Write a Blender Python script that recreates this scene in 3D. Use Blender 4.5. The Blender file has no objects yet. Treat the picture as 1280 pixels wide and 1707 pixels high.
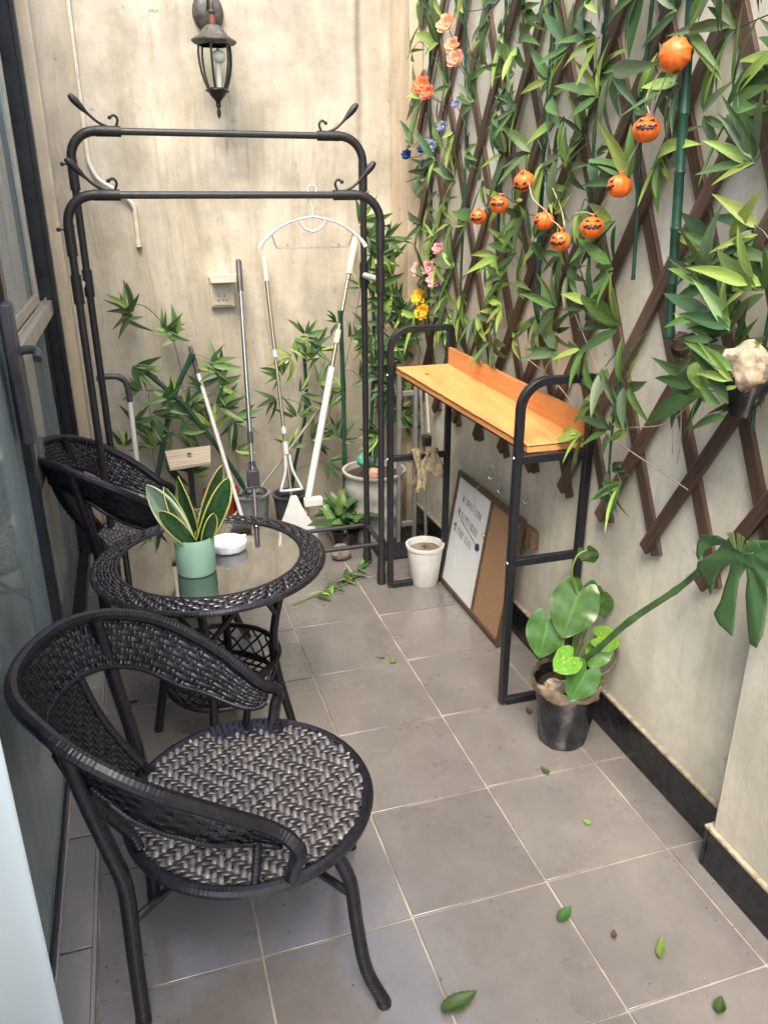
import bpy, bmesh, math, random
from mathutils import Vector, Matrix, Euler
from mathutils.geometry import tessellate_polygon
random.seed(7)
SC = bpy.context.scene
COL = SC.collection
R = math.radians
V = Vector

# ------------------------------------------------------------------ camera
cam_d = bpy.data.cameras.new('camera'); cam = bpy.data.objects.new('camera', cam_d); COL.objects.link(cam)
cam_d.sensor_fit = 'VERTICAL'; cam_d.sensor_height = 24.0; cam_d.lens = 24.0 * 1307.12 / 1707.0
cam_d.clip_start = 0.02; cam_d.clip_end = 400
def cam_matrix(pitch, yaw, roll, loc):
    ca, sa = math.cos(pitch), math.sin(pitch)
    f = V((math.sin(yaw) * ca, math.cos(yaw) * ca, -sa)); r = V((math.cos(yaw), -math.sin(yaw), 0)); u = r.cross(f)
    r2 = r * math.cos(roll) + u * math.sin(roll); u2 = -r * math.sin(roll) + u * math.cos(roll)
    m = Matrix((r2, u2, -f)).transposed().to_4x4(); m.translation = loc
    return m
cam.matrix_world = cam_matrix(0.376658, 0.303693, -0.002599, V((-0.77097, -1.20402, 1.47016)))
SC.camera = cam

# ------------------------------------------------------------------ light
SUN_DIR = V((-0.20, -0.47, 0.86)).normalized()
world = bpy.data.worlds.new('World'); SC.world = world; world.use_nodes = True
wn = world.node_tree.nodes; wl = world.node_tree.links
sky = wn.new('ShaderNodeTexSky'); sky.sky_type = 'NISHITA'; sky.sun_disc = False
sky.sun_elevation = math.asin(SUN_DIR.z); sky.sun_rotation = math.atan2(SUN_DIR.x, SUN_DIR.y)
sky.air_density = 1.0; sky.dust_density = 4.0; sky.ozone_density = 0.8
bg = wn['Background']; bg.inputs['Strength'].default_value = 0.15
wl.new(sky.outputs[0], bg.inputs[0])
sun_d = bpy.data.lights.new('sun', 'SUN'); sun = bpy.data.objects.new('sun', sun_d); COL.objects.link(sun)
sun_d.energy = 1.15; sun_d.angle = R(30); sun_d.color = (1.0, 0.90, 0.74)
sun.rotation_euler = SUN_DIR.to_track_quat('Z', 'Y').to_euler(); sun.location = (2, -2, 5)
SC.view_settings.view_transform = 'Standard'; SC.view_settings.look = 'None'
SC.view_settings.gamma = 1.0; SC.view_settings.use_curve_mapping = False
SC.view_settings.exposure = 1.90
SC.cycles.max_bounces = 8; SC.cycles.transparent_max_bounces = 12

# ------------------------------------------------------------------ helpers
class MB:
    def __init__(s): s.v = []; s.f = []; s.m = []; s.uv = {}
    def add(s, vs, fs, m=0):
        o = len(s.v); s.v += [tuple(x) for x in vs]; s.f += [tuple(i + o for i in f) for f in fs]; s.m += [m] * len(fs); return o
    def box(s, lo, hi, m=0):
        x0, y0, z0 = lo; x1, y1, z1 = hi
        s.add([(x0,y0,z0),(x1,y0,z0),(x1,y1,z0),(x0,y1,z0),(x0,y0,z1),(x1,y0,z1),(x1,y1,z1),(x0,y1,z1)],
              [(0,3,2,1),(4,5,6,7),(0,1,5,4),(1,2,6,5),(2,3,7,6),(3,0,4,7)], m)
    def bar(s, a, b, w, t, side=(0,0,1), m=0):
        a = V(a); b = V(b); d = (b - a).normalized(); sd = V(side); sd = (sd - d * sd.dot(d)).normalized(); n = d.cross(sd)
        vs = []
        for p in (a, b):
            for i, j in ((-1,-1),(1,-1),(1,1),(-1,1)): vs.append(p + sd * (i * w / 2) + n * (j * t / 2))
        s.add(vs, [(3,2,1,0),(4,5,6,7),(0,1,5,4),(1,2,6,5),(2,3,7,6),(3,0,4,7)], m)
    def tube(s, path, r, n=8, cap=True, m=0, closed=False):
        P = [V(p) for p in path]; k = len(P); rs = r if isinstance(r, (list, tuple)) else [r] * k
        T = []
        for i in range(k):
            a = P[(i - 1) % k] if (closed or i > 0) else P[i]; b = P[(i + 1) % k] if (closed or i < k - 1) else P[i]
            d = (b - a); T.append(d.normalized() if d.length > 1e-9 else V((0,0,1)))
        up = V((0,0,1)) if abs(T[0].z) < .9 else V((1,0,0)); nn = (up - T[0] * up.dot(T[0])).normalized(); vs = []
        for i in range(k):
            nn = nn - T[i] * nn.dot(T[i])
            nn = nn.normalized() if nn.length > 1e-6 else T[i].orthogonal().normalized()
            bb = T[i].cross(nn)
            for j in range(n):
                an = 2 * math.pi * j / n; vs.append(P[i] + (nn * math.cos(an) + bb * math.sin(an)) * rs[i])
        fs = []
        for i in range(k if closed else k - 1):
            i2 = (i + 1) % k
            for j in range(n): fs.append((i*n+j, i*n+(j+1)%n, i2*n+(j+1)%n, i2*n+j))
        if cap and not closed: fs.append(tuple(range(n-1,-1,-1))); fs.append(tuple((k-1)*n+j for j in range(n)))
        s.add(vs, fs, m)
    def lathe(s, prof, c=(0,0,0), n=24, M=None, m=0, cap0=False, cap1=False, wob=None):
        c = V(c); vs = []
        for i, (r, z) in enumerate(prof):
            for j in range(n):
                an = 2*math.pi*j/n; k = wob(an, i) if wob else 1.0
                p = V((r*k*math.cos(an), r*k*math.sin(an), z))
                vs.append(c + ((M @ p) if M else p))
        fs = [(i*n+j, i*n+(j+1)%n, (i+1)*n+(j+1)%n, (i+1)*n+j) for i in range(len(prof)-1) for j in range(n)]
        if cap0: fs.append(tuple(range(n-1,-1,-1)))
        if cap1: fs.append(tuple((len(prof)-1)*n+j for j in range(n)))
        s.add(vs, fs, m)
    def ball(s, c, r, nu=12, nv=8, m=0, M=None, lump=0.0, seed=0):
        rr = V(r) if isinstance(r, (tuple, list)) else V((r, r, r)); rd = random.Random(seed); vs = []
        for i in range(nv + 1):
            th = math.pi * i / nv
            for j in range(nu):
                ph = 2*math.pi*j/nu; k = 1 + (rd.uniform(-lump, lump) if lump and 0 < i < nv else 0)
                p = V((rr.x*math.sin(th)*math.cos(ph)*k, rr.y*math.sin(th)*math.sin(ph)*k, rr.z*math.cos(th)*k))
                vs.append(V(c) + ((M @ p) if M else p))
        fs = [(i*nu+j, (i+1)*nu+j, (i+1)*nu+(j+1)%nu, i*nu+(j+1)%nu) for i in range(nv) for j in range(nu)]
        s.add(vs, fs, m)
    def grid(s, fn, nu, nv, m=0, uv=True, thick=0):
        o = len(s.v); vs = []
        for j in range(nv + 1):
            for i in range(nu + 1):
                u, w = i / nu, j / nv; vs.append(fn(u, w))
                if uv: s.uv[o + j*(nu+1) + i] = (u, w)
        fs = [(j*(nu+1)+i, j*(nu+1)+i+1, (j+1)*(nu+1)+i+1, (j+1)*(nu+1)+i) for j in range(nv) for i in range(nu)]
        s.add(vs, fs, m)
    def mesh(s, name, mats, off=None, sharp=40, smooth=True):
        me = bpy.data.meshes.new(name); vs = s.v
        if off is not None: vs = [(a-off[0], b-off[1], c-off[2]) for a, b, c in vs]
        me.from_pydata(vs, [], s.f)
        mats = mats if isinstance(mats, (list, tuple)) else [mats]
        for x in mats: me.materials.append(x)
        if len(mats) > 1: me.polygons.foreach_set('material_index', s.m)
        if s.uv:
            ul = me.uv_layers.new(name='UVMap')
            for l in me.loops: ul.data[l.index].uv = s.uv.get(l.vertex_index, (0, 0))
        me.validate(); 
        if smooth:
            me.polygons.foreach_set('use_smooth', [True] * len(me.polygons)); me.set_sharp_from_angle(angle=R(sharp))
        me.update(); return me
    def build(s, name, mats, parent=None, world=True, bevel=0, sharp=40, smooth=True, solid=0):
        off = tuple(parent_world(parent)) if (parent is not None and world) else None
        o = bpy.data.objects.new(name, s.mesh(name, mats, off, sharp, smooth)); COL.objects.link(o)
        if parent is not None: o.parent = parent
        if solid: q = o.modifiers.new('solidify', 'SOLIDIFY'); q.thickness = solid; q.offset = 0
        if bevel: q = o.modifiers.new('bevel', 'BEVEL'); q.width = bevel; q.segments = 2; q.limit_method = 'ANGLE'; q.angle_limit = R(40)
        return o
def parent_world(p):
    loc = V((0,0,0))
    while p is not None: loc = loc + p.location; p = p.parent
    return loc
def thing(name, label, cat, loc=(0,0,0), rz=0, group=None):
    o = bpy.data.objects.new(name, None); COL.objects.link(o); o.location = loc; o.rotation_euler = (0, 0, rz)
    o.empty_display_size = 0.05; o['label'] = label; o['category'] = cat
    if group: o['group'] = group
    return o
def tag(o, label, cat, group=None):
    o['label'] = label; o['category'] = cat
    if group: o['group'] = group
    return o
def struct(o): o['kind'] = 'structure'; return o
def inst(name, mesh, parent, M):      # M in world space, parents are unrotated
    o = bpy.data.objects.new(name, mesh); COL.objects.link(o); o.parent = parent
    o.matrix_local = Matrix.Translation(-parent_world(parent)) @ M; return o
def frame(pos, d, up, s=1.0, sx=None):
    d = V(d).normalized(); up = V(up); z = (up - d * up.dot(d)); z = z.normalized() if z.length > 1e-5 else d.orthogonal().normalized()
    x = d.cross(z); k = (sx or s)
    m = Matrix((x * k, d * s, z * s)).transposed().to_4x4(); m.translation = V(pos); return m
def copy_tree(o, parent=None):
    c = o.copy(); COL.objects.link(c); c.parent = parent
    for ch in list(o.children): copy_tree(ch, c)
    return c
def smooth_path(pts, n=6, closed=False):
    P = [V(p) for p in pts]; k = len(P); out = []
    rng = range(k if closed else k - 1)
    for i in rng:
        p1 = P[i]; p2 = P[(i+1) % k]; p0 = P[(i-1) % k] if (closed or i > 0) else p1 * 2 - p2; p3 = P[(i+2) % k] if (closed or i < k-2) else p2 * 2 - p1
        for j in range(n):
            t = j / n; out.append(0.5 * ((2*p1) + (p2-p0)*t + (2*p0-5*p1+4*p2-p3)*t*t + (3*p1-p0-3*p2+p3)*t*t*t))
    if not closed: out.append(P[-1])
    return out

# ------------------------------------------------------------------ materials
def base_mat(name):
    m = bpy.data.materials.new(name); m.use_nodes = True; nt = m.node_tree
    return m, nt, nt.nodes['Principled BSDF'], (lambda t: nt.nodes.new(t)), nt.links
def noise(N, L, src, scale, detail=4, rough=.55, vec=None, mapping=None):
    n = N('ShaderNodeTexNoise'); n.inputs['Scale'].default_value = scale; n.inputs['Detail'].default_value = detail; n.inputs['Roughness'].default_value = rough
    if mapping is not None:
        mp = N('ShaderNodeMapping'); mp.inputs['Scale'].default_value = mapping; L.new(src, mp.inputs[0]); L.new(mp.outputs[0], n.inputs[0])
    else: L.new(src, n.inputs[0])
    return n.outputs['Fac']
def ramp(N, L, fac, stops):
    r = N('ShaderNodeValToRGB'); e = r.color_ramp.elements
    for i, (p, c) in enumerate(stops):
        x = e[i] if i < 2 else e.new(p); x.position = p; x.color = (*c, 1) if len(c) == 3 else c
    L.new(fac, r.inputs[0]); return r.outputs[0]
def mixc(N, L, fac, a, b, mode='MIX'):
    x = N('ShaderNodeMix'); x.data_type = 'RGBA'; x.blend_type = mode
    for i, q in ((0, fac), (6, a), (7, b)):
        if isinstance(q, (int, float)): x.inputs[i].default_value = q
        elif isinstance(q, tuple): x.inputs[i].default_value = (*q, 1) if len(q) == 3 else q
        else: L.new(q, x.inputs[i])
    return x.outputs[2]
def mapr(N, L, v, a, b, c, d):
    x = N('ShaderNodeMapRange'); L.new(v, x.inputs[0])
    for i, q in enumerate((a, b, c, d)): x.inputs[i+1].default_value = q
    return x.outputs[0]
def bump(N, L, h, bs, strength=.3, dist=.002):
    b = N('ShaderNodeBump'); b.inputs['Strength'].default_value = strength; b.inputs['Distance'].default_value = dist
    L.new(h, b.inputs['Height']); L.new(b.outputs[0], bs.inputs['Normal'])
def simple(name, col, rough=.5, metal=0, nz=30, amt=.25, bmp=0.0, rvar=.1, ovar=0.0, spec=.5, sss=0):
    m, nt, bs, N, L = base_mat(name); tc = N('ShaderNodeTexCoord').outputs['Object']
    f = noise(N, L, tc, nz, 5); dark = tuple(c * (1 - amt) for c in col); lite = tuple(min(1, c * (1 + amt)) for c in col)
    c = ramp(N, L, f, [(.3, dark), (.7, lite)])
    if ovar:
        oi = N('ShaderNodeObjectInfo').outputs['Random']; v = mapr(N, L, oi, 0, 1, 1-ovar, 1+ovar)
        h = N('ShaderNodeHueSaturation'); L.new(v, h.inputs['Value']); L.new(c, h.inputs['Color']); c = h.outputs[0]
    L.new(c, bs.inputs['Base Color']); bs.inputs['Metallic'].default_value = metal; bs.inputs['Specular IOR Level'].default_value = spec
    L.new(mapr(N, L, noise(N, L, tc, nz*.6, 3), .3, .7, max(0, rough-rvar), min(1, rough+rvar)), bs.inputs['Roughness'])
    if bmp: bump(N, L, f, bs, bmp)
    if sss: bs.inputs['Subsurface Weight'].default_value = sss; bs.inputs['Subsurface Radius'].default_value = (.01, .005, .003)
    return m

def plaster(name, base, stain, grime_shade, crack=None):
    m, nt, bs, N, L = base_mat(name); tc = N('ShaderNodeTexCoord').outputs['Object']
    wv = N('ShaderNodeTexNoise'); wv.inputs['Scale'].default_value = 1.3; wv.inputs['Detail'].default_value = 2; L.new(tc, wv.inputs[0])
    off = mixc(N, L, .16, tc, wv.outputs['Color'], 'ADD')
    st = noise(N, L, off, 2.4, 7, .68, mapping=(2.4, 2.4, .40)); st2 = noise(N, L, off, 5.0, 8, .72, mapping=(4.0, 4.0, .42)); bl = noise(N, L, off, 2.0, 7, .68); bl2 = noise(N, L, off, 5.5, 8, .75); fine = noise(N, L, tc, 60, 6, .6)
    c = mixc(N, L, mapr(N, L, st, .42, .66, 0, .80), base, stain)
    c = mixc(N, L, mapr(N, L, bl2, .43, .70, 0, .50), c, grime_shade)
    c = mixc(N, L, mapr(N, L, st2, .53, .72, 0, .70), c, tuple(x*.85 for x in stain))
    c = mixc(N, L, mapr(N, L, bl2, .22, .42, .5, 0), c, tuple(min(.85, x*1.12) for x in base))
    c = mixc(N, L, mapr(N, L, bl, .48, .66, 0, .70), c, grime_shade)
    sp = noise(N, L, tc, 22, 3, .5); c = mixc(N, L, mapr(N, L, sp, .70, .78, 0, .6), c, tuple(x*.45 for x in grime_shade))
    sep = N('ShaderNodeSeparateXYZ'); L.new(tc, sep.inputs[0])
    low = mapr(N, L, sep.outputs[2], 0, 1.15, 1, 0); mul = N('ShaderNodeMath'); mul.operation = 'MULTIPLY'; L.new(low, mul.inputs[0]); L.new(mapr(N, L, bl, .3, .6, .25, .9), mul.inputs[1])  # lower wall painted darker: dimmer light near the floor, mixed with grime
    c = mixc(N, L, mul.outputs[0], c, grime_shade)
    if crack is not None:
        dr = noise(N, L, off, 4.0, 6, .62, mapping=(11, 11, .28)); mk = noise(N, L, tc, 1.6, 4, .6); m1 = N('ShaderNodeMath'); m1.operation = 'MULTIPLY'; L.new(mapr(N, L, dr, .50, .68, 0, 1), m1.inputs[0]); L.new(mapr(N, L, mk, .42, .62, .05, .75), m1.inputs[1])
        m2 = N('ShaderNodeMath'); m2.operation = 'MULTIPLY'; L.new(m1.outputs[0], m2.inputs[0]); L.new(mapr(N, L, sep.outputs[2], .4, 2.0, .35, 1), m2.inputs[1]); c = mixc(N, L, m2.outputs[0], c, (.24, .195, .125))
        ad = N('ShaderNodeMath'); ad.operation = 'ADD'; L.new(sep.outputs[0], ad.inputs[0]); L.new(mapr(N, L, noise(N, L, tc, 5, 5, .6), 0, 1, -.012, .012), ad.inputs[1])
        sb = N('ShaderNodeMath'); sb.operation = 'SUBTRACT'; L.new(ad.outputs[0], sb.inputs[0]); sb.inputs[1].default_value = crack
        ab = N('ShaderNodeMath'); ab.operation = 'ABSOLUTE'; L.new(sb.outputs[0], ab.inputs[0])
        k = mapr(N, L, ab.outputs[0], .002, .02, .75, 0); mm = N('ShaderNodeMath'); mm.operation = 'MULTIPLY'; L.new(k, mm.inputs[0]); L.new(mapr(N, L, sep.outputs[2], 1.2, 2.1, 0, 1), mm.inputs[1])
        c = mixc(N, L, mm.outputs[0], c, (.16, .13, .09))
    L.new(c, bs.inputs['Base Color']); bs.inputs['Roughness'].default_value = .85; bs.inputs['Specular IOR Level'].default_value = .25
    ad2 = N('ShaderNodeMath'); L.new(fine, ad2.inputs[0]); L.new(bl, ad2.inputs[1]); bump(N, L, ad2.outputs[0], bs, .35, .003)
    return m
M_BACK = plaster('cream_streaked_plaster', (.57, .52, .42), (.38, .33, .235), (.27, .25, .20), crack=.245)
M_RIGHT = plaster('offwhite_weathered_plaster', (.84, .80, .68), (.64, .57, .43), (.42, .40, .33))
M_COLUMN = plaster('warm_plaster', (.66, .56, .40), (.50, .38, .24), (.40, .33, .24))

def tile_mat(name, col, rough=.33):
    m, nt, bs, N, L = base_mat(name); tcn = N('ShaderNodeTexCoord'); geo = N('ShaderNodeNewGeometry').outputs['Position']
    a = noise(N, L, geo, 7, 9, .68); b = noise(N, L, geo, 40, 6, .6); d = noise(N, L, geo, 5, 4, .55)
    c = ramp(N, L, a, [(.3, tuple(x*.80 for x in col)), (.7, tuple(x*1.15 for x in col))])
    c = mixc(N, L, mapr(N, L, b, .45, .75, 0, .25), c, tuple(x*1.5 for x in col))
    lg = noise(N, L, geo, 1.1, 5, .6); c = mixc(N, L, mapr(N, L, lg, .45, .7, 0, .30), c, tuple(x*.72 for x in col))
    oi = N('ShaderNodeObjectInfo').outputs['Random']; h = N('ShaderNodeHueSaturation'); L.new(mapr(N, L, oi, 0, 1, .93, 1.08), h.inputs['Value']); L.new(c, h.inputs['Color'])
    L.new(h.outputs[0], bs.inputs['Base Color'])
    L.new(mapr(N, L, d, .3, .7, rough - .06, rough + .14), bs.inputs['Roughness']); bs.inputs['Specular IOR Level'].default_value = .8; bs.inputs['Coat Weight'].default_value = .8; bs.inputs['Coat IOR'].default_value = 1.7; bs.inputs['Coat Roughness'].default_value = .16; bump(N, L, b, bs, .08, .001)
    return m
M_TILE = tile_mat('taupe_porcelain', (.160, .147, .138), .28)
M_SILLT = tile_mat('sill_porcelain', (.26, .24, .215), .42)
M_GROUT = simple('pale_grout', (.29, .262, .225), .9, nz=7, amt=.5)
M_SKIRT = simple('black_skirting_tile', (.012, .013, .015), .28, nz=45, amt=.8, bmp=.2)
M_CAP = simple('cement_edge', (.33, .28, .20), .9, nz=60, amt=.4, bmp=.5)
M_CONC = simple('grey_concrete', (.16, .15, .14), .85, nz=12, amt=.4, bmp=.5)
M_BLACK = simple('satin_black_metal', (.009, .010, .013), .42, nz=50, amt=.3, rvar=.08)
M_RACK = simple('gunmetal_rack', (.018, .019, .020), .38, nz=60, amt=.25)
M_RACKSL = simple('black_plastic_sleeve', (.012, .012, .012), .5, nz=60)
M_DFRAME = simple('charcoal_door_profile', (.012, .015, .019), .33, nz=20, amt=.3)
M_ALU = simple('champagne_aluminium', (.50, .46, .38), .38, .35, nz=15, amt=.12)
M_CHROME = simple('brushed_steel', (.66, .66, .65), .28, 1.0, nz=8, amt=.06, rvar=.04)
M_CHAMP = simple('champagne_steel', (.66, .58, .45), .32, 1.0, nz=8, amt=.06, rvar=.04)
M_WHITEP = simple('white_plastic', (.60, .59, .56), .42, nz=20, amt=.08)
M_CREAMP = simple('cream_plastic', (.62, .56, .44), .5, nz=30, amt=.12)
M_GREYP = simple('pale_grey_plastic', (.50, .51, .50), .45, nz=20, amt=.1)
M_DGREYP = simple('slate_plastic', (.05, .05, .06), .45, nz=20, amt=.15)
M_STALK = simple('dark_green_plastic_stem', (.012, .055, .032), .42, nz=25, amt=.35, ovar=.2)
M_TWIG = simple('brown_wire_twig', (.10, .085, .045), .6, nz=40, amt=.3)
M_CORD = simple('pale_cord', (.42, .36, .26), .7, nz=50)
M_SOIL = simple('soil', (.045, .032, .022), .95, nz=60, amt=.6, bmp=1)
M_ROCK = simple('pale_pumice', (.40, .31, .215), .9, nz=38, amt=.85, bmp=1.0)
M_NPOT = simple('black_nursery_plastic', (.012, .013, .015), .22, nz=22, amt=.9, bmp=1.0)
M_WRAP = simple('dusty_plastic_wrap', (.20, .15, .095), .3, nz=25, amt=.5, bmp=.8)
M_CERAM = simple('grooved_white_resin', (.36, .355, .33), .5, nz=9, amt=.25)
M_MINT = simple('mint_ceramic', (.245, .415, .31), .35, nz=5, amt=.04)
M_ASH = simple('frosted_white_glass', (.80, .82, .82), .15, nz=60, amt=.06)
M_RED = simple('maroon_pot_plastic', (.20, .015, .015), .4, nz=20)
M_BUCKET = simple('grey_bucket_plastic', (.20, .22, .21), .4, nz=20)
M_TEAL = simple('teal_plastic', (.05, .30, .20), .4, nz=20, amt=.15)
M_RAG = simple('khaki_rag', (.26, .215, .135), .95, nz=70, amt=.5, bmp=1)
M_CORK = simple('cork', (.27, .16, .085), .9, nz=160, amt=.12, bmp=.15)
M_WBOARD = simple('whiteboard_enamel', (.66, .69, .69), .22, nz=4, amt=.05)
M_INK = simple('marker_ink', (.02, .02, .025), .5, nz=50)
M_BLUE = simple('navy_magnet', (.012, .012, .09), .3, nz=50)
M_BRASS = simple('brass', (.6, .42, .12), .25, 1.0)
M_MATP = simple('black_rubber_mat', (.010, .010, .014), .7, nz=90, amt=.5, bmp=.8)
M_CURT = simple('pale_blue_white_panel', (.80, .93, 1.0), .45, nz=2.5, amt=.05)
M_INTF = simple('interior_floor', (.30, .31, .31), .3, nz=4)
M_INTW = simple('interior_wall', (.55, .60, .62), .8, nz=3, amt=.1)
M_EARTH = simple('outer_paving', (.20, .185, .165), .8, nz=2, amt=.3)
M_LAMPM = simple('weathered_bronze', (.10, .092, .08), .5, .5, nz=40, amt=.5, bmp=.3)
M_LAMPD = simple('dark_bronze', (.025, .025, .025), .45, .4, nz=40, amt=.5)
M_COPPER = simple('copper_stem', (.22, .06, .03), .5, .4, nz=40)
M_BULB = simple('opal_bulb', (.78, .76, .68), .2, nz=10, amt=.03)
M_RATDK = simple('black_rattan', (.0085, .0085, .0125), .32, nz=60, amt=.5, rvar=.06, ovar=.08, spec=.42)
M_RATB2 = simple('brown_rattan_weft', (.022, .018, .017), .30, nz=70, amt=.6)
M_RATBR = simple('sky_sheen_rattan', (.26, .24, .23), .27, .55, nz=70, amt=.55, rvar=.08, spec=1.0)  # seat strands: sky sheen put into a paler, part-metallic base colour
M_RATTB = simple('table_rattan', (.015, .013, .015), .22, nz=70, amt=.5, rvar=.08, spec=.7)
M_ORANGE = simple('orange_pumpkin_plastic', (.85, .16, .022), .32, nz=20, amt=.12, sss=.0)
M_FACE = simple('black_print', (.015, .010, .008), .5)
M_GLOWOR = simple('orange_inner_print', (.75, .13, .02), .5)

def wood(name, dark, lite, axis_scale=(30, 30, 1.5), rough=.55, sc=3.0, grain=.5):
    m, nt, bs, N, L = base_mat(name); tc = N('ShaderNodeTexCoord').outputs['Object']
    g = noise(N, L, tc, sc, 8, .65, mapping=axis_scale); w = noise(N, L, tc, 2, 3, .5)
    c = ramp(N, L, g, [(.33, dark), (.67, lite)])
    oi = N('ShaderNodeObjectInfo').outputs['Random']; h = N('ShaderNodeHueSaturation'); L.new(mapr(N, L, oi, 0, 1, .75, 1.25), h.inputs['Value']); L.new(c, h.inputs['Color'])
    L.new(h.outputs[0], bs.inputs['Base Color']); bs.inputs['Roughness'].default_value = rough; bump(N, L, g, bs, grain, .001); return m
M_SLAT = wood('dark_stained_slat', (.035, .020, .014), (.15, .092, .066), (30, 30, 1.2))
M_SHELF = wood('orange_beech_laminate', (.50, .20, .065), (.68, .31, .11), (22, 1.0, 22), .38, 1.6, .05)
M_PLANK = wood('raw_pale_plank', (.22, .185, .14), (.36, .31, .24), (1.5, 25, 25), .8)
M_BROWNF = wood('brown_board_frame', (.05, .032, .018), (.115, .075, .042), (20, 20, 20), .5)
M_BLOCK = wood('brown_block', (.14, .085, .045), (.25, .16, .09), (20, 4, 20), .7)

def leaf_mat(name, col, tip=None, rib=1.7, rough=.42, margin=None, band=None, trans=.25, ovar=.22, blotch=None):
    m, nt, bs, N, L = base_mat(name); uv = N('ShaderNodeTexCoord').outputs['UV']; sep = N('ShaderNodeSeparateXYZ'); L.new(uv, sep.inputs[0])
    s = N('ShaderNodeMath'); s.operation = 'SUBTRACT'; L.new(sep.outputs[0], s.inputs[0]); s.inputs[1].default_value = .5
    a = N('ShaderNodeMath'); a.operation = 'ABSOLUTE'; L.new(s.outputs[0], a.inputs[0])
    nz = noise(N, L, uv, 5, 5, .6); veins = noise(N, L, uv, 6, 3, .5, mapping=(9, .8, 1))
    c = ramp(N, L, nz, [(.3, tuple(x*.8 for x in col)), (.72, tuple(x*1.2 for x in (tip or col)))])
    c = mixc(N, L, mapr(N, L, veins, .35, .7, 0, .35), c, tuple(x*1.5 for x in col))
    if band: c = mixc(N, L, mapr(N, L, noise(N, L, uv, 5, 6, .75, mapping=(.8, 5, 1)), .44, .6, 0, .9), c, band)
    if blotch: c = mixc(N, L, mapr(N, L, noise(N, L, uv, 3.5, 6, .7), .55, .68, 0, .8), c, blotch)
    c = mixc(N, L, mapr(N, L, a.outputs[0], .0, .05, .65, 0), c, tuple(min(.8, x*rib) for x in col))
    if margin:
        ad = N('ShaderNodeMath'); L.new(a.outputs[0], ad.inputs[0]); L.new(mapr(N, L, nz, 0, 1, -.05, .05), ad.inputs[1])
        c = mixc(N, L, mapr(N, L, ad.outputs[0], .425, .455, 0, 1), c, margin)
    oi = N('ShaderNodeObjectInfo').outputs['Random']; h = N('ShaderNodeHueSaturation'); L.new(mapr(N, L, oi, 0, 1, 1-ovar, 1+ovar), h.inputs['Value'])
    L.new(mapr(N, L, oi, 0, 1, .485, .515), h.inputs['Hue']); L.new(c, h.inputs['Color'])
    L.new(h.outputs[0], bs.inputs['Base Color']); bs.inputs['Roughness'].default_value = rough
    bump(N, L, veins, bs, .25, .001)
    if trans:
        tr = N('ShaderNodeBsdfTranslucent'); L.new(h.outputs[0], tr.inputs[0]); mx = N('ShaderNodeMixShader'); mx.inputs[0].default_value = trans
        L.new(bs.outputs[0], mx.inputs[1]); L.new(tr.outputs[0], mx.inputs[2]); L.new(mx.outputs[0], nt.nodes['Material Output'].inputs[0])
    return m
ML_D = leaf_mat('leaf_dark_green', (.042, .090, .032), (.062, .120, .042), 1.8)
ML_M = leaf_mat('leaf_mid_green', (.095, .185, .048), (.13, .23, .058), 1.7)
ML_L = leaf_mat('leaf_bright_green', (.27, .40, .085), (.35, .47, .11), 1.3)
ML_G = leaf_mat('leaf_olive_grey', (.10, .15, .07), (.13, .19, .085), 1.4)
ML_P = leaf_mat('pothos_green', (.045, .115, .022), (.065, .15, .028), 2.3, .22, ovar=.15)
ML_PV = leaf_mat('pothos_variegated', (.10, .27, .03), (.15, .34, .045), 1.8, .25, ovar=.1, blotch=(.62, .62, .24))
ML_S = leaf_mat('snake_plant_leaf', (.022, .075, .022), (.03, .095, .03), 1.0, .35, margin=(.50, .49, .12), band=(.007, .028, .012), ovar=.08, trans=.1)
ML_SW = leaf_mat('snake_plant_pale_back', (.16, .24, .17), (.24, .33, .25), 1.0, .4, margin=(.66, .68, .45), ovar=.05, trans=.1)
ML_MON = leaf_mat('monstera_leaf', (.060, .13, .050), (.080, .16, .06), 1.0, .38, ovar=.05, trans=.15)
ML_FL = leaf_mat('fallen_leaf', (.035, .085, .02), (.06, .12, .03), 1.5, .6)
ML_FLB = leaf_mat('fallen_leaf_pale', (.13, .24, .045), (.18, .28, .06), 1.5, .6)
def petal(name, c): return leaf_mat(name, c, None, 1.2, .6, ovar=.12, trans=.3)
MP_OR = petal('coral_petal', (.72, .20, .08)); MP_PE = petal('peach_petal', (.75, .36, .22)); MP_PI = petal('pink_petal', (.70, .34, .36))
MP_YE = petal('yellow_petal', (.82, .48, .02)); MP_BL = petal('navy_petal', (.02, .06, .20)); MP_LV = petal('lavender_petal', (.22, .26, .42)); MP_DR = petal('dried_leaf', (.30, .30, .14))

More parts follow.
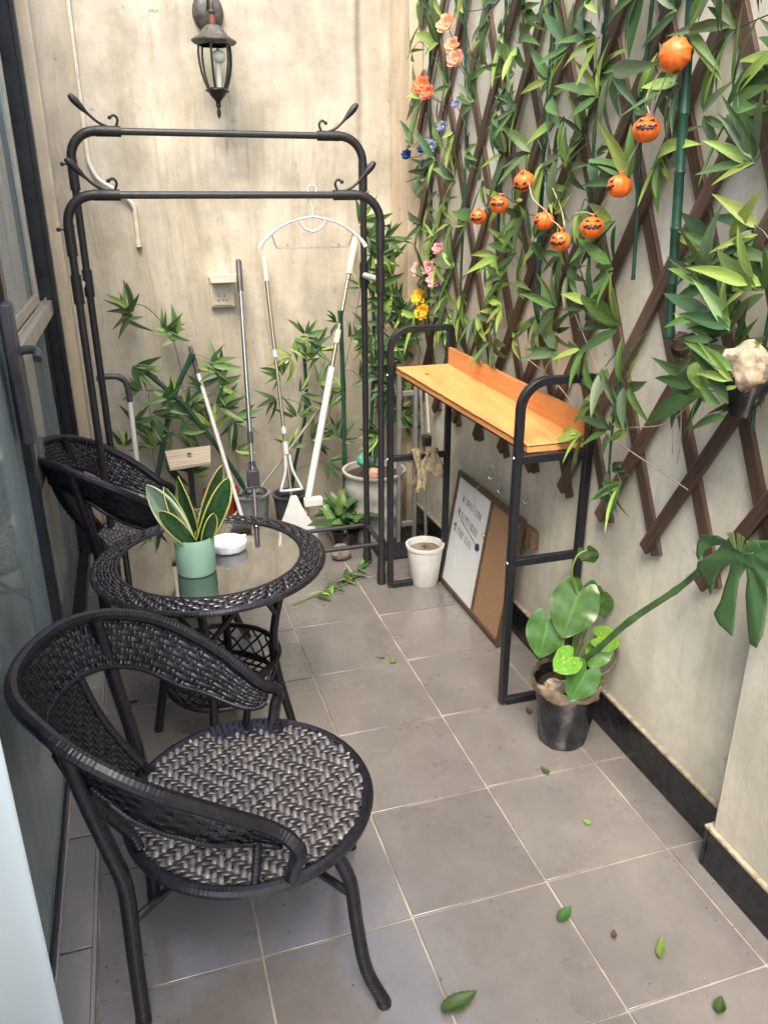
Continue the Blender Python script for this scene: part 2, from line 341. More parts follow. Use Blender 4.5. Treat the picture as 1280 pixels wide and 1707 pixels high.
def glass(name, tint, ior, rough=0.0, refl=1.0):
    m = bpy.data.materials.new(name); m.use_nodes = True; nt = m.node_tree; nt.nodes.clear(); N = nt.nodes.new; L = nt.links
    out = N('ShaderNodeOutputMaterial'); mx = N('ShaderNodeMixShader'); tr = N('ShaderNodeBsdfTransparent'); gl = N('ShaderNodeBsdfGlossy'); fr = N('ShaderNodeFresnel')
    tr.inputs[0].default_value = (*tint, 1); gl.inputs['Roughness'].default_value = rough; fr.inputs[0].default_value = ior; gl.inputs[0].default_value = (refl, refl, refl, 1)
    L.new(fr.outputs[0], mx.inputs[0]); L.new(tr.outputs[0], mx.inputs[1]); L.new(gl.outputs[0], mx.inputs[2]); L.new(mx.outputs[0], out.inputs[0]); return m
def milky(name, tint, ior, haze, amt):  # diffuse layer paints the pale reflections into the glass colour
    m = glass(name, tint, ior, 0.0, .95); nt = m.node_tree; N = nt.nodes.new; L = nt.links; out = [n for n in nt.nodes if n.type == 'OUTPUT_MATERIAL'][0]
    src = out.inputs[0].links[0].from_socket; d = N('ShaderNodeBsdfDiffuse'); d.inputs[0].default_value = (*haze, 1); mx = N('ShaderNodeMixShader')
    tc = N('ShaderNodeTexCoord').outputs['Object']; L.new(mapr(N, L, noise(N, L, tc, 2.0, 5, .6, mapping=(1, 2, .5)), .3, .7, amt*.6, amt*1.4), mx.inputs[0])
    L.new(src, mx.inputs[1]); L.new(d.outputs[0], mx.inputs[2]); L.new(mx.outputs[0], out.inputs[0]); return m
M_GLASSD = milky('door_glass', (.70, .84, .84), 2.3, (.60, .73, .73), .30)
M_GLASST = glass('tabletop_glass', (.85, .90, .88), 5.2, .004, 1.0)
M_GLASSL = glass('lantern_glass', (.93, .96, .93), 1.12, .05)
M_CLEARP = glass('translucent_hanger', (.80, .80, .78), 1.7, .2)
M_ALU2 = simple('dull_grey_aluminium', (.24, .24, .23), .45, .3, nz=20, amt=.2)

# ================================================================== SETTING
b = MB(); b.box((-12, -14, -.30), (12, 12, -.012)); struct(b.build('ground', M_EARTH))
b = MB(); b.box((-.99, -2.31, -.011), (.442, 2.385, -.004)); floor = struct(b.build('floor', M_GROUT))
TG = .0028
def tile_mesh(w, d):
    m = MB(); m.box((0, 0, -.010), (w, d, 0)); o = m.build('tile', M_TILE, floor, world=False, bevel=.0012); return o
tmpl = {}
for ix, (x0, x1) in enumerate(((-.99, -.66), (-.66, -.33), (-.33, 0), (0, .33), (.33, .442))):
    for k in range(-7, 8):
        y0 = k * .33; y1 = min(y0 + .33, 2.385); w = round(x1 - x0 - 2*TG, 4); d = round(y1 - y0 - 2*TG, 4); key = (w, d)
        if key not in tmpl: o = tmpl[key] = tile_mesh(w, d)
        else:
            o = tmpl[key].copy(); COL.objects.link(o); o.parent = floor
        o.location = (x0 + TG, y0 + TG, 0)
# door sill with its own strip of tiles
b = MB(); b.box((-1.16, -2.31, -.011), (-.997, 2.27, .018)); b.box((-.997, -2.31, -.003), (-.990, 2.27, .025), 1)
sill = struct(b.build('door_sill', [M_GROUT, M_SILLT]))
for k in range(-8, 7):
    y0 = .113 + k * .33; y1 = min(y0 + .33, 2.27)
    if k in (-8,): continue
    m = MB(); m.box((-1.075, y0 + TG, .016), (-.998, y1 - TG, .0262)); m.build('tile', M_SILLT, sill, world=False, bevel=.001)

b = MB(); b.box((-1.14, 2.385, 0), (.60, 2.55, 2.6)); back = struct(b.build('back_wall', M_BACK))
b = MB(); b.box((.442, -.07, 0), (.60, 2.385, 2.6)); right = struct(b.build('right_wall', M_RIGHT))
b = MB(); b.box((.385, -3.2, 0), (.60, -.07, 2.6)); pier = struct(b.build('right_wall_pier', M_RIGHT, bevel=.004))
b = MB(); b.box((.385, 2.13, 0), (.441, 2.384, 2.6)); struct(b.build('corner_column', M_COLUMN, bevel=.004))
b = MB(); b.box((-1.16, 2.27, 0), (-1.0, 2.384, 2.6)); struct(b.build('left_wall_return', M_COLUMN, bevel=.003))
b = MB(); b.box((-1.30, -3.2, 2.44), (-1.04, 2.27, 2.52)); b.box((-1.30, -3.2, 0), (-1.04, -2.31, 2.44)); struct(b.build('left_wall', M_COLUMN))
# house interior seen dimly through the glass
b = MB(); b.box((-4.2, -3.2, -.011), (-1.16, 2.7, .005)); struct(b.build('interior_floor', M_INTF))
b = MB(); b.box((-4.3, -3.2, 0), (-4.2, 2.8, 2.6)); b.box((-4.2, 2.7, 0), (-1.16, 2.8, 2.6)); b.box((-4.2, -3.2, 2.6), (-1.30, 2.7, 2.7)); struct(b.build('interior_wall', M_INTW))
# skirting tiles on the right wall and on the pier
def skirt(par, x0, x1, y0, y1, z1=.118):
    m = MB(); m.box((x0, y0, 0.001), (x1, y1, z1)); m.build('skirting_tile', M_SKIRT, par, world=False, bevel=.0015)
ys = [-.068, .155, .60, 1.04, 1.48, 1.92, 2.128]
for a, c in zip(ys, ys[1:]): skirt(right, .430, .4415, a + .001, c - .001, .118)
b = MB(); b.box((.4285, -.068, .118), (.4415, 2.128, .1245)); b.build('mortar_edge', M_CAP, right, world=False)
ys = [-3.1, -2.2, -1.75, -1.3, -.85, -.40, -.071]
for a, c in zip(ys, ys[1:]): skirt(pier, .373, .3845, a + .001, c - .001, .108)
b = MB(); b.box((.373, -.070, .001), (.4285, -.0585, .108)); b.build('skirting_tile', M_SKIRT, pier, world=False)
b = MB(); b.box((.3705, -3.1, .108), (.3845, -.0705, .1165)); b.box((.3705, -.0705, .108), (.4285, -.057, .1165)); b.build('mortar_edge', M_CAP, pier, world=False, bevel=.002)

# ================================================================== GLASS DOORS
du = thing('glass_window_wall', 'far glazed door section with pale mid rail beside the back wall', 'glass door')
b = MB(); b.box((-1.128, 2.20, .0262), (-1.042, 2.269, 2.44)); b.box((-1.056, 2.186, .0262), (-1.040, 2.1995, 2.44)); b.build('jamb', M_DFRAME, du, bevel=.002)
b = MB(); b.box((-1.128, .96, .0265), (-1.060, 2.199, .07)); b.build('bottom_track', M_DFRAME, du, bevel=.002)
b = MB()
b.box((-1.15, 1.02, 1.065), (-1.062, 2.198, 1.115)); b.box((-1.15, 1.02, 1.115), (-1.135, 2.198, 1.135)); b.box((-1.115, 1.02, 1.115), (-1.109, 2.198, 1.130)); b.box((-1.085, 1.02, 1.115), (-1.080, 2.198, 1.128))
b.build('mid_rail', M_ALU, du, bevel=.0015)
b = MB(); b.box((-1.108, 1.03, 1.131), (-1.086, 1.06, 2.40)); b.box((-1.108, 1.95, 1.131), (-1.086, 1.985, 2.40)); b.box((-1.108, 1.06, 1.131), (-1.086, 1.95, 1.165)); sash = b.build('sash_frame', M_ALU, du, bevel=.0015)
b = MB(); b.box((-1.100, 1.061, 1.166), (-1.094, 1.949, 2.42)); b.build('pane', M_GLASSD, sash, smooth=False)
b = MB(); b.box((-1.128, 1.99, 1.16), (-1.122, 2.199, 2.42)); b.build('side_pane', M_GLASSD, du, smooth=False)
b = MB(); b.box((-1.108, 1.02, .071), (-1.102, 2.199, 1.064)); b.build('lower_pane', M_GLASSD, du, smooth=False)
b = MB(); b.box((-1.118, 2.12, .071), (-1.092, 2.199, 1.064)); b.build('lower_stile', M_DFRAME, du, bevel=.002)
b = MB(); b.box((-1.13, -2.30, 2.40), (-1.05, 2.199, 2.44)); b.build('head_rail', M_DFRAME, du)

dl = thing('glass_door_leaf', 'near glass door leaf with charcoal edge and lever handle', 'glass door')
b = MB(); b.box((-1.098, .875, .045), (-1.052, .935, 2.395)); b.build('stile', M_DFRAME, dl, bevel=.003)
b = MB(); b.box((-1.098, -.13, .045), (-1.052, -.075, 2.395)); b.build('stile', M_DFRAME, dl, bevel=.003)
b = MB(); b.box((-1.085, -.074, .045), (-1.066, .874, .066)); b.build('bottom_rail', M_DFRAME, dl, bevel=.002)
b = MB(); b.box((-1.079, -.074, .067), (-1.073, .874, 2.394)); b.build('pane', M_GLASSD, dl, smooth=False)
b = MB(); b.box((-1.064, -2.28, .0264), (-1.060, .99, .040)); b.build('track', M_ALU, dl)
b = MB()
for (y, z, w_, t_) in ():
    pass
hv = [(y - .115, z) for y, z in [(.885, .93), (.963, .93), (.963, 1.10), (.958, 1.128), (.942, 1.15), (.932, 1.18), (.928, 1.262), (.860, 1.262), (.850, 1.19), (.845, 1.15), (.865, 1.11)]]
vs = [(-1.051, y, z) for y, z in hv] + [(-1.028, y, z) for y, z in hv]; n = len(hv)
b.add(vs, [tuple(range(n-1, -1, -1)), tuple(range(n, 2*n))] + [(i, (i+1) % n, n + (i+1) % n, n + i) for i in range(n)]); hplate = b.build('handle_plate', M_DGREYP, dl, bevel=.005)
b = MB(); b.tube(smooth_path([(-1.035, .825, 1.145), (-1.012, .823, 1.148), (-.999, .817, 1.147), (-.991, .802, 1.142), (-.992, .782, 1.132)], 4), .0105, 12); b.build('lever', M_DGREYP, hplate)

b = MB(); n = 16
def cur(u, w): return (-1.012 - u*.50 + .006*math.sin(u*23), -.185 - u*.30 + .010*math.sin(u*23), .035 + w * 2.35)
b.grid(cur, 60, 2); o = b.build('curtain', M_CURT, solid=.004, sharp=180)
tag(o, 'pale blue-white curtain at the lower left edge of the view', 'curtain')

# ================================================================== WOVEN SURFACES
wrd = random.Random(99)
def weave(mb, P, nu, nv, hu, hv, amp, pat, mask=None, closed=False, wu=.9, wv=.9, mu=0, mv=0, usemask_edges=True):
    """u strands run along u (one per nv row); v strands run along v (one per nu column)."""
    def strip(pts, m):
        if len(pts) < 2: return
        vs = []; fs = []
        for (p, side, nn, h) in pts:
            vs += [p - side, p - side*.5 + nn*h, p + side*.5 + nn*h, p + side]
        for i in range(len(pts)-1):
            for j in range(3): fs.append((i*4+j, (i+1)*4+j, (i+1)*4+j+1, i*4+j+1))
        mb.add(vs, fs, m)
    def run(along_u):
        n1, n2 = (nv, nu) if along_u else (nu, nv)
        for j in range(n1):
            cur = []; c = (j + .5) / n1; jt = wrd.uniform(-.14, .14)
            for k2 in range(2 * n2 + 1):
                t = k2 / (2 * n2); u, v = (t, c) if along_u else (c, t)
                if mask and not mask(u, v):
                    strip(cur, mu if along_u else mv); cur = []; continue
                k = k2 // 2
                def o(kk):
                    kk = kk % n2 if closed and along_u else min(max(kk, 0), n2 - 1)
                    ov = pat(kk, j) if along_u else not pat(j, kk)
                    return amp if ov else -amp
                off = o(k) if k2 % 2 else .5 * (o(k) + o(k-1))
                p, nn = P(u, v); e = .5 / n1
                q, _ = P(u, min(v + e, 1)) if along_u else P(min(u + e, 1), v)
                q0, _ = P(u, max(v - e, 0)) if along_u else P(max(u - e, 0), v)
                side = (q - q0) * .5 * (wu if along_u else wv) * (1 + wrd.uniform(-.10, .10))
                cur.append((p + nn * (off * (1 + wrd.uniform(-.22, .22))) + side * (jt + wrd.uniform(-.08, .08)), side, nn, hu if along_u else hv))
            strip(cur, mu if along_u else mv)
    run(True); run(False)
def wrapped(mb, path, r, pitch=.006, n=8, closed=False, m=0, ridge=.12):
    P = [V(p) for p in path]; out = []; acc = 0
    if closed: P = P + [P[0]]
    for a, c in zip(P, P[1:]):
        L = (c - a).length; k = max(1, int(L / (pitch / 3)))
        for i in range(k): out.append(a.lerp(c, i / k))
    if not closed: out.append(P[-1])
    rs = [r * (1, 1, 1 - ridge)[i % 3] for i in range(len(out))]
    mb.tube(out, rs, n, closed=closed, m=m)

# ---------------- rattan chair (built once, forward is +x)
def chair(label):
    t = thing('rattan_chair', label, 'chair', group='woven rattan armchairs')
    CX, CZ, RS = 0, .375, .232
    half = [(.060, .221, .376), (.068, .234, .418), (.076, .236, .455), (.035, .220, .492), (-.049, .248, .568), (-.156, .259, .643), (-.248, .225, .690), (-.318, .160, .714), (-.363, .086, .716)]
    rim = [V((x, -y, z)) for x, y, z in half] + [V((-.380, 0, .714))] + [V((x, y, z)) for x, y, z in reversed(half)]
    rim = smooth_path(rim, 8); K = len(rim)
    b = MB(); wrapped(b, rim, .0135, .0075, 9, ridge=.045); b.build('rim', M_RATDK, t, world=False, sharp=24)
    # band below the rim
    i0, i1 = 20, K - 21; Lb = i1 - i0
    def bandP(u, v):
        x = i0 + u * Lb; i = min(int(x), i1 - 1); p = rim[i].lerp(rim[i+1], x - i); q = (rim[i+1] - rim[i]).normalized()
        e = min(u, 1 - u); dep = .028 + .070 * min(1, e / .13) ** .7
        inward = V((-p.x - .08, -p.y, 0)); inward = inward.normalized() if inward.length > 1e-4 else V((1, 0, 0))
        down = (V((0, 0, -1)) * .93 + inward * .36); down = (down - q * down.dot(q)).normalized()
        nn = q.cross(down).normalized()
        if nn.dot(inward) < 0: nn = -nn
        return p + down * (dep * v + .006), nn
    b = MB(); weave(b, bandP, 112, 8, .0016, .0018, .0022, lambda k, j: (k + 2*j) % 4 < 2, wu=.92, wv=.62)
    b.build('woven_band', M_RATDK, t, world=False, sharp=70)['kind'] = 'stuff'
    # inner backing so that the weave is not see-through
    b = MB(); b.grid(lambda u, v: bandP(u, v)[0], 70, 3, uv=False); b.build('band_backing', M_RATDK, t, world=False, solid=.002)
    edge = [bandP(i/90, 1)[0] for i in range(91)]
    b = MB(); wrapped(b, edge, .0065, .006, 6); b.build('band_edge', M_RATDK, t, world=False, sharp=80)
    # central back panel
    ua, ub = .365, .635
    def panP(u, v):
        top, n0 = bandP(ua + (ub - ua) * u, 1.0); s = (u - .5) * 2
        bot = V((-.242 + .030 * abs(s)**2, s * .098, .412))
        p = top.lerp(bot, v); p += V((-1, 0, 0)) * .018 * math.sin(math.pi * v) * (1 - .3*abs(s))
        p2 = top.lerp(bot, min(1, v + .05)); nn = (V((0, 1, 0)).cross(p2 - top.lerp(bot, max(0, v - .05)))).normalized()
        if nn.x < 0: nn = -nn
        return p, nn
    b = MB(); weave(b, panP, 26, 24, .0018, .0018, .0022, lambda k, j: (k + j) % 4 < 2, wu=.9, wv=.7)
    b.build('woven_back_panel', M_RATDK, t, world=False, sharp=70)['kind'] = 'stuff'
    b = MB(); b.grid(lambda u, v: panP(u, v)[0], 24, 8, uv=False); b.build('panel_backing', M_RATDK, t, world=False, solid=.002)
    for u in (0, 1):
        b = MB(); pe = [panP(u, i/20)[0] for i in range(21)] + [V((-.200, (u - .5) * 2 * .108, .385))]
        wrapped(b, pe, .0105, .007, 8); b.build('back_post', M_RATDK, t, world=False, sharp=80)
    # arm struts
    for s in (-1, 1):
        b = MB(); p0 = bandP(.02 if s < 0 else .98, 1)[0]; p0 = V((p0.x, p0.y, p0.z))
        wrapped(b, [p0 + V((-.012, 0, .006)), V((-.002, s*.226, .378))], .0085, .007, 7); b.build('arm_strut', M_RATDK, t, world=False, sharp=80)
    # seat
    b = MB(); ring = [V((RS * math.cos(a), RS * math.sin(a), CZ)) for a in [2*math.pi*i/80 for i in range(80)]]
    wrapped(b, ring, .0125, .0075, 9, closed=True, ridge=.045); b.build('seat_ring', M_RATDK, t, world=False, sharp=24)
    RI = RS - .004
    def seatP(u, v):
        x = (u*2-1) * RI; y = (v*2-1) * RI; r2 = (x*x + y*y) / (RI*RI); return V((x, y, CZ + .006 - .010 * max(0, 1 - r2))), V((0, 0, 1))
    def pat(k, j):
        q = j if (j // 6) % 2 == 0 else -j
        return (k + q) % 4 < 2
    b = MB(); weave(b, seatP, 36, 42, .0024, .0030, .0026, pat, mask=lambda u, v: (u*2-1)**2 + (v*2-1)**2 < .985, wu=.86, wv=.88, mu=0, mv=1)
    b.build('woven_seat', [M_RATB2, M_RATBR], t, world=False, sharp=75)['kind'] = 'stuff'
    b = MB(); b.lathe([(0.001, CZ - .010), (RI, CZ - .004)], n=48); b.build('seat_backing', M_RATDK, t, world=False, solid=.002)
    # side binding near the back of the seat
    for s in (1,):
        b = MB()
        for k in range(13):
            a = s * (R(68) + k * R(3.4)); c0 = V((math.cos(a), math.sin(a), 0))
            b.bar(c0 * (RS - .048) + V((0, 0, CZ + .003)), c0 * (RS + .002) + V((0, 0, CZ + .0145)), .0115, .004, side=(-math.sin(a), math.cos(a), 0))
        b.build('seat_binding', M_RATDK, t, world=False, bevel=.001)
    # legs
    for s in (-1, 1):
        b = MB(); wrapped(b, smooth_path([(.140, s*.150, .365), (.170, s*.172, .30), (.180, s*.182, .20), (.195, s*.192, .09), (.226, s*.206, .012)], 6), .0135, .008, 9, ridge=.05)
        b.tube([(.224, s*.205, .016), (.229, s*.207, 0.0)], .0145, 9); b.build('leg', M_RATDK, t, world=False, sharp=80)
        b = MB(); wrapped(b, smooth_path([(-.232, s*.150, .012), (-.229, s*.152, .18), (-.224, s*.160, .35), (-.234, s*.172, .44), (-.254, s*.184, .56), (-.276, s*.190, .700)], 6), .0150, .008, 9, ridge=.05)
        b.tube([(-.232, s*.150, .016), (-.233, s*.150, 0.0)], .0155, 9); b.build('leg', M_RATDK, t, world=False, sharp=80)
    for s in (-1, 1):
        b = MB(); b.tube([(.176, s*.176, .265), (-.02, 0, .315), (-.222, -s*.154, .265)], .008, 8); b.build('stretcher', M_RATDK, t, world=False)
    return t
chair1 = chair('nearest rattan chair, in the foreground with its pale-glinting round seat in full view')
chair1.location = (-.655, .056, 0); chair1.rotation_euler = (0, 0, R(-6))
chair2 = copy_tree(chair1); chair2['label'] = 'farther rattan chair, tucked behind the glass-topped table by the door'
chair2.location = (-.751, 1.493, 0); chair2.rotation_euler = (0, 0, R(6))

# ---------------- round table
TX, TY, TZ = -.640, .805, .568
tb = thing('rattan_table', 'round woven rattan table with a mirror-like glass centre and lower basket ring', 'table', (TX, TY, 0))
RO, RI = .306, .250
b = MB(); wrapped(b, [V((RO*math.cos(a), RO*math.sin(a), TZ - .012)) for a in [2*math.pi*i/100 for i in range(100)]], .0095, .0075, 9, closed=True, ridge=.045); b.build('outer_rim', M_RATTB, tb, world=False, sharp=24)
b = MB(); wrapped(b, [V((RI*math.cos(a), RI*math.sin(a), TZ - .004)) for a in [2*math.pi*i/100 for i in range(100)]], .0085, .007, 7, closed=True); b.build('inner_rim', M_RATDK, tb, world=False, sharp=80)
def tabP(u, v):
    a = 2*math.pi*u; r = RI + .004 + (RO - RI - .004) * v; z = TZ - .001 + .003 * math.sin(math.pi*v) - .006*v
    return V((r*math.cos(a), r*math.sin(a), z)), V((math.cos(a)*.05, math.sin(a)*.05, 1)).normalized()
b = MB(); weave(b, tabP, 128, 6, .0026, .0022, .0026, lambda k, j: (k + 2*j + (j//2)) % 4 < 2, closed=True, wu=.86, wv=.8); b.build('woven_ring', M_RATTB, tb, world=False, sharp=75)['kind'] = 'stuff'
b = MB(); b.lathe([(RI, TZ - .012), (RO, TZ - .014)], n=64); b.build('ring_backing', M_RATDK, tb, world=False, solid=.003)
b = MB(); b.lathe([(0.0005, TZ - .006), (RI - .002, TZ - .006), (RI - .001, TZ - .001), (0.0005, TZ - .001)], n=72); b.build('glass_top', M_GLASST, tb, world=False, sharp=20)
for k in range(4):
    a = R(-112 + 90*k + 8); c0 = V((math.cos(a), math.sin(a), 0)); b = MB()
    wrapped(b, smooth_path([c0*.215 + V((0,0,TZ-.02)), c0*.165 + V((0,0,.36)), c0*.160 + V((0,0,.22)), c0*.198 + V((0,0,0.012))], 6), .0125, .008, 8, ridge=.05)
    b.tube([c0*.1975 + V((0,0,.014)), c0*.200], .0135, 8)
    b.build('leg', M_RATDK, tb, world=False, sharp=80)
    c1 = V((math.cos(a+R(90)), math.sin(a+R(90)), 0)); b = MB()
    b.tube(smooth_path([c0*.17 + V((0,0,.38)), (c0+c1)*.13 + V((0,0,TZ-.03))], 2), .008, 7); b.tube(smooth_path([c1*.17 + V((0,0,.38)), (c0+c1)*.13 + V((0,0,TZ-.03))], 2), .008, 7)
    b.build('brace', M_RATDK, tb, world=False)
for nm, rr, zz in (('basket_ring', .170, .255), ('basket_ring', .150, .170)):
    b = MB(); wrapped(b, [V((rr*math.cos(a), rr*math.sin(a), zz)) for a in [2*math.pi*i/60 for i in range(60)]], .0085, .007, 8, closed=True); b.build(nm, M_RATDK, tb, world=False, sharp=80)
b = MB()
for k in range(22):
    for d in (-1, 1):
        a = 2*math.pi*k/22; a2 = a + d*R(26)
        b.tube([(.170*math.cos(a), .170*math.sin(a), .252), (.163*math.cos((a+a2)/2), .163*math.sin((a+a2)/2), .21), (.150*math.cos(a2), .150*math.sin(a2), .172)], .0035, 5)
for k in range(-5, 6):
    x = k*.026; h = math.sqrt(max(0, .150**2 - x*x))
    for d in (1, -1):
        ca, sa = math.cos(R(45*d)), math.sin(R(45*d)); b.tube([(x*ca - h*sa, x*sa + h*ca, .172), (x*ca + h*sa, x*sa - h*ca, .172)], .0035, 5)
b.build('basket_lattice', M_RATDK, tb, world=False)['kind'] = 'stuff'

# mint pot with snake plant, ashtray
mp = thing('mint_pot', 'mint green cylindrical pot standing on the glass tabletop', 'plant pot', (-.683, .722, TZ))
b = MB(); b.lathe([(.001, 0), (.046, 0), (.050, .004), (.0515, .100), (.0500, .1025), (.0475, .100), (.0470, .085)], n=48); b.build('body', M_MINT, mp, world=False, sharp=50)
b = MB(); b.lathe([(.001, .086), (.047, .085)], n=24); b.build('soil', M_SOIL, mp, world=False)
sp = thing('snake_plant', 'short snake plant with yellow-edged banded leaves growing in the mint pot', 'plant', (-.683, .722, TZ + .086))
def blade(base, tip, w, bend, face, mat, twist=0, cup=.42):
    base = V(base); tip = V(tip); d = tip - base; face = V(face).normalized(); side = d.cross(face).normalized()
    def fn(u, v):
        s = (u - .5) * 2; ww = w * (0.62 + .9*v) * (1 - v**2.6) ** .75 * (1 if v < .999 else 0) * 1.0
        c = base + d * v + face * (bend * math.sin(v*math.pi*.9)*.5 + bend*v*v*.6); a = twist * v
        sd = side * math.cos(a) + face * math.sin(a)
        return c + sd * s * ww + face * cup * ww * s * s
    b = MB(); b.grid(fn, 8, 18); return b.build('leaf', mat, sp, world=False, solid=.0022, sharp=180)
for a in (((-.018, -.015, 0), (-.098, .0, .165), .034, -.012, (.3, -1, .3), ML_SW, .9), ((-.010, -.010, 0), (-.062, .010, .155), .021, .012, (.1, -1, .1), ML_S, -.8),
          ((.0, .012, 0), (-.022, .03, .172), .024, .008, (-.1, -1, 0), ML_S, 1.1), ((.015, .004, 0), (.082, .012, .190), .023, -.030, (-.4, -1, .1), ML_S, -.8),
          ((.018, -.014, 0), (.096, -.02, .172), .029, .014, (.15, -1, .15), ML_S, .5), ((-.006, -.028, 0), (-.082, -.034, .105), .024, .010, (.2, -1, .35), ML_S, .1),
          ((.024, -.028, .0), (.052, -.034, .085), .020, .004, (.2, -1, .1), ML_S, -.2)):
    blade(*a)
ash = thing('ashtray', 'round frosted white glass ashtray beside the mint pot', 'ashtray', (-.588, .835, TZ))
b = MB(); b.lathe([(.001, 0), (.038, 0), (.050, .006), (.053, .026), (.050, .028), (.046, .022), (.038, .010), (.001, .008)], n=40, wob=lambda a, i: 1 + .02*math.cos(a*12)); b.build('bowl', M_ASH, ash, world=False, sharp=60)
for k in range(3):
    a = R(20+120*k); b = MB(); b.box((-.007, -.005, 0), (.007, .005, .005)); o = b.build('rest', M_ASH, ash, world=False, bevel=.001); o.location = (.050*math.cos(a), .050*math.sin(a), .0262); o.rotation_euler = (0, 0, a)

# ================================================================== CLOTHES RACK
rk = thing('clothes_rack', 'double-tier black metal clothes rack standing in front of the back wall', 'clothes rack')
XL, XR = -.922, .090
def arch(y, zt):
    XL = -.928 if y < 1.7 else -.902
    for s, x in ((1, XL), (-1, XR)):
        b = MB(); b.tube([(x, y, .19), (x, y, zt - .10)], .0125, 12); b.build('pole', M_RACK, rk)
        b = MB(); cc = [(x, y, zt - .155)] + [(x + s*.085*(1 - math.cos(a)), y, zt - .085 + .085*math.sin(a)) for a in [R(90)*i/8 for i in range(9)]] + [(x + s*.155, y, zt)]
        b.tube([(x, y, zt-.18), (x, y, zt - .085)], .0165, 12); b.tube(cc, .0152, 12); b.tube([(x + s*.085, y, zt), (x + s*.165, y, zt)], .0168, 12); b.build('corner_sleeve', M_RACKSL, rk)
        b = MB(); b.tube([(x - s*.012, y, zt - .10), (x - s*.028, y, zt - .10)], .003, 8); b.ball((x - s*.031, y, zt - .10), .007, 8, 6); b.build('side_knob', M_RACKSL, rk)
        b = MB(); hk = smooth_path([(x + s*.128, y, zt + .012), (x + s*.096, y, zt + .026), (x + s*.064, y, zt + .054), (x + s*.034, y, zt + .086), (x + s*.018, y, zt + .104)], 4)
        k = len(hk); b.tube(hk, [.0045 + (.0075 * math.sin(math.pi*min(1, max(0, (i/k - .45)/.55)))) for i in range(k)], 10); b.build('coat_hook', M_RACKSL, rk)
        b = MB(); b.tube(smooth_path([(x + s*.150, y, zt + .012), (x + s*.158, y, zt + .035), (x + s*.148, y, zt + .048), (x + s*.135, y, zt + .042)], 4), .0042, 8); b.ball((x + s*.134, y, zt + .041), .0065, 8, 6); b.build('small_hook', M_RACKSL, rk)
        b = MB(); b.tube([(x, y, 1.165), (x, y, 1.255)], .0168, 12); b.build('joint_sleeve', M_RACKSL, rk)
    b = MB(); b.tube([(XL + .15, y, zt), (XR - .15, y, zt)], .0115, 12); b.build('hanging_rail', M_RACK, rk)
arch(1.58, 1.492); arch(1.79, 1.688)
for x in (XL, XR):
    b = MB(); b.tube([(x, 1.595, 1.21), (x, 1.775, 1.21)], .0115, 10); b.build('link_bar', M_GREYP, rk)
    b = MB(); b.tube([(x, 1.595, .178), (x, 1.775, .178)], .011, 10); b.build('side_bar', M_RACK, rk)
    for y in (1.58, 1.79):
        b = MB(); b.tube([(x, y, 0), (x, y, .045), (x, y, .05), (x, y, .20)], [.0185, .0185, .0165, .0165], 12); b.build('foot', M_RACKSL, rk)
for y in (1.58, 1.79):
    b = MB(); b.tube([(XL, y, .180), (XR, y, .180)], .0095, 10); b.build('base_rail', M_RACK, rk)

hg = thing('coat_hanger', 'translucent white plastic coat hanger on the front rail of the rack', 'coat hanger', (-.150, 1.58, 1.505))
b = MB(); b.tube(smooth_path([(.010, 0, -.012), (.016, 0, .004), (.008, 0, .017), (-.006, 0, .016), (-.013, 0, .002), (-.008, 0, -.03), (.001, 0, -.055), (.001, 0, -.082)], 4), [.0032]*28 + [.0045], 8); b.build('hook', M_WHITEP, hg, world=False)
b = MB()
for s in (-1, 1):
    pa = smooth_path([(0, 0, -.080), (s*.03, 0, -.086), (s*.085, 0, -.100), (s*.135, 0, -.128), (s*.172, 0, -.160), (s*.186, 0, -.180)], 4); k = len(pa)
    b.tube(pa, [.0035 + .0055*(i/k)**2 for i in range(k)], 8)
b.build('shoulder', M_WHITEP, hg, world=False)
b = MB(); b.tube(smooth_path([(-.045, 0, -.094), (-.028, 0, -.118), (0, 0, -.128), (.028, 0, -.118), (.045, 0, -.094)], 4), .0042, 8); b.build('collar_loop', M_WHITEP, hg, world=False)
b = MB(); b.tube(smooth_path([(-.142, 0, -.135), (-.128, 0, -.175), (-.10, 0, -.180), (.10, 0, -.180), (.128, 0, -.172), (.142, 0, -.135)], 3), .0028, 8); b.ball((-.09, 0, -.172), .004, 6, 5); b.ball((.09, 0, -.172), .004, 6, 5); b.build('trouser_bar', M_CLEARP, hg, world=False)

# ================================================================== BACK WALL FITTINGS
wlamp = thing('wall_lantern', 'weathered hexagonal glass lantern with a round bulb on the back wall', 'wall lamp', (-.358, 2.25, 0))
LZ = 2.052
Mx = Matrix.Rotation(R(90), 3, 'X')
b = MB(); pr = [(.001, .035), (.028, .034), (.048, .026), (.058, .012), (.060, 0)]
vs = MB(); vs.lathe(pr, n=28, M=Mx)
b.add([(v[0], v[1] + .132, v[2]*1.18 + 2.155) for v in vs.v], vs.f); b.build('backplate', M_LAMPM, wlamp, world=False)
b = MB(); b.tube(smooth_path([(0, .105, 2.155), (0, .06, 2.20), (0, .01, 2.195), (0, 0, 2.155), (0, 0, 2.135)], 5), .0085, 10); b.lathe([(.012, 2.128), (.014, 2.134), (.012, 2.140)], n=14); b.build('arm', M_LAMPM, wlamp, world=False)
b = MB(); b.tube([(0, 0, 2.133), (0, 0, 2.095)], [.0085, .012], 12); b.build('neck', M_COPPER, wlamp, world=False)
def lsc(mb): mb.v = [(x*1.12, y*1.12, 2.045 + (z - 2.05)*.90) for x, y, z in mb.v]
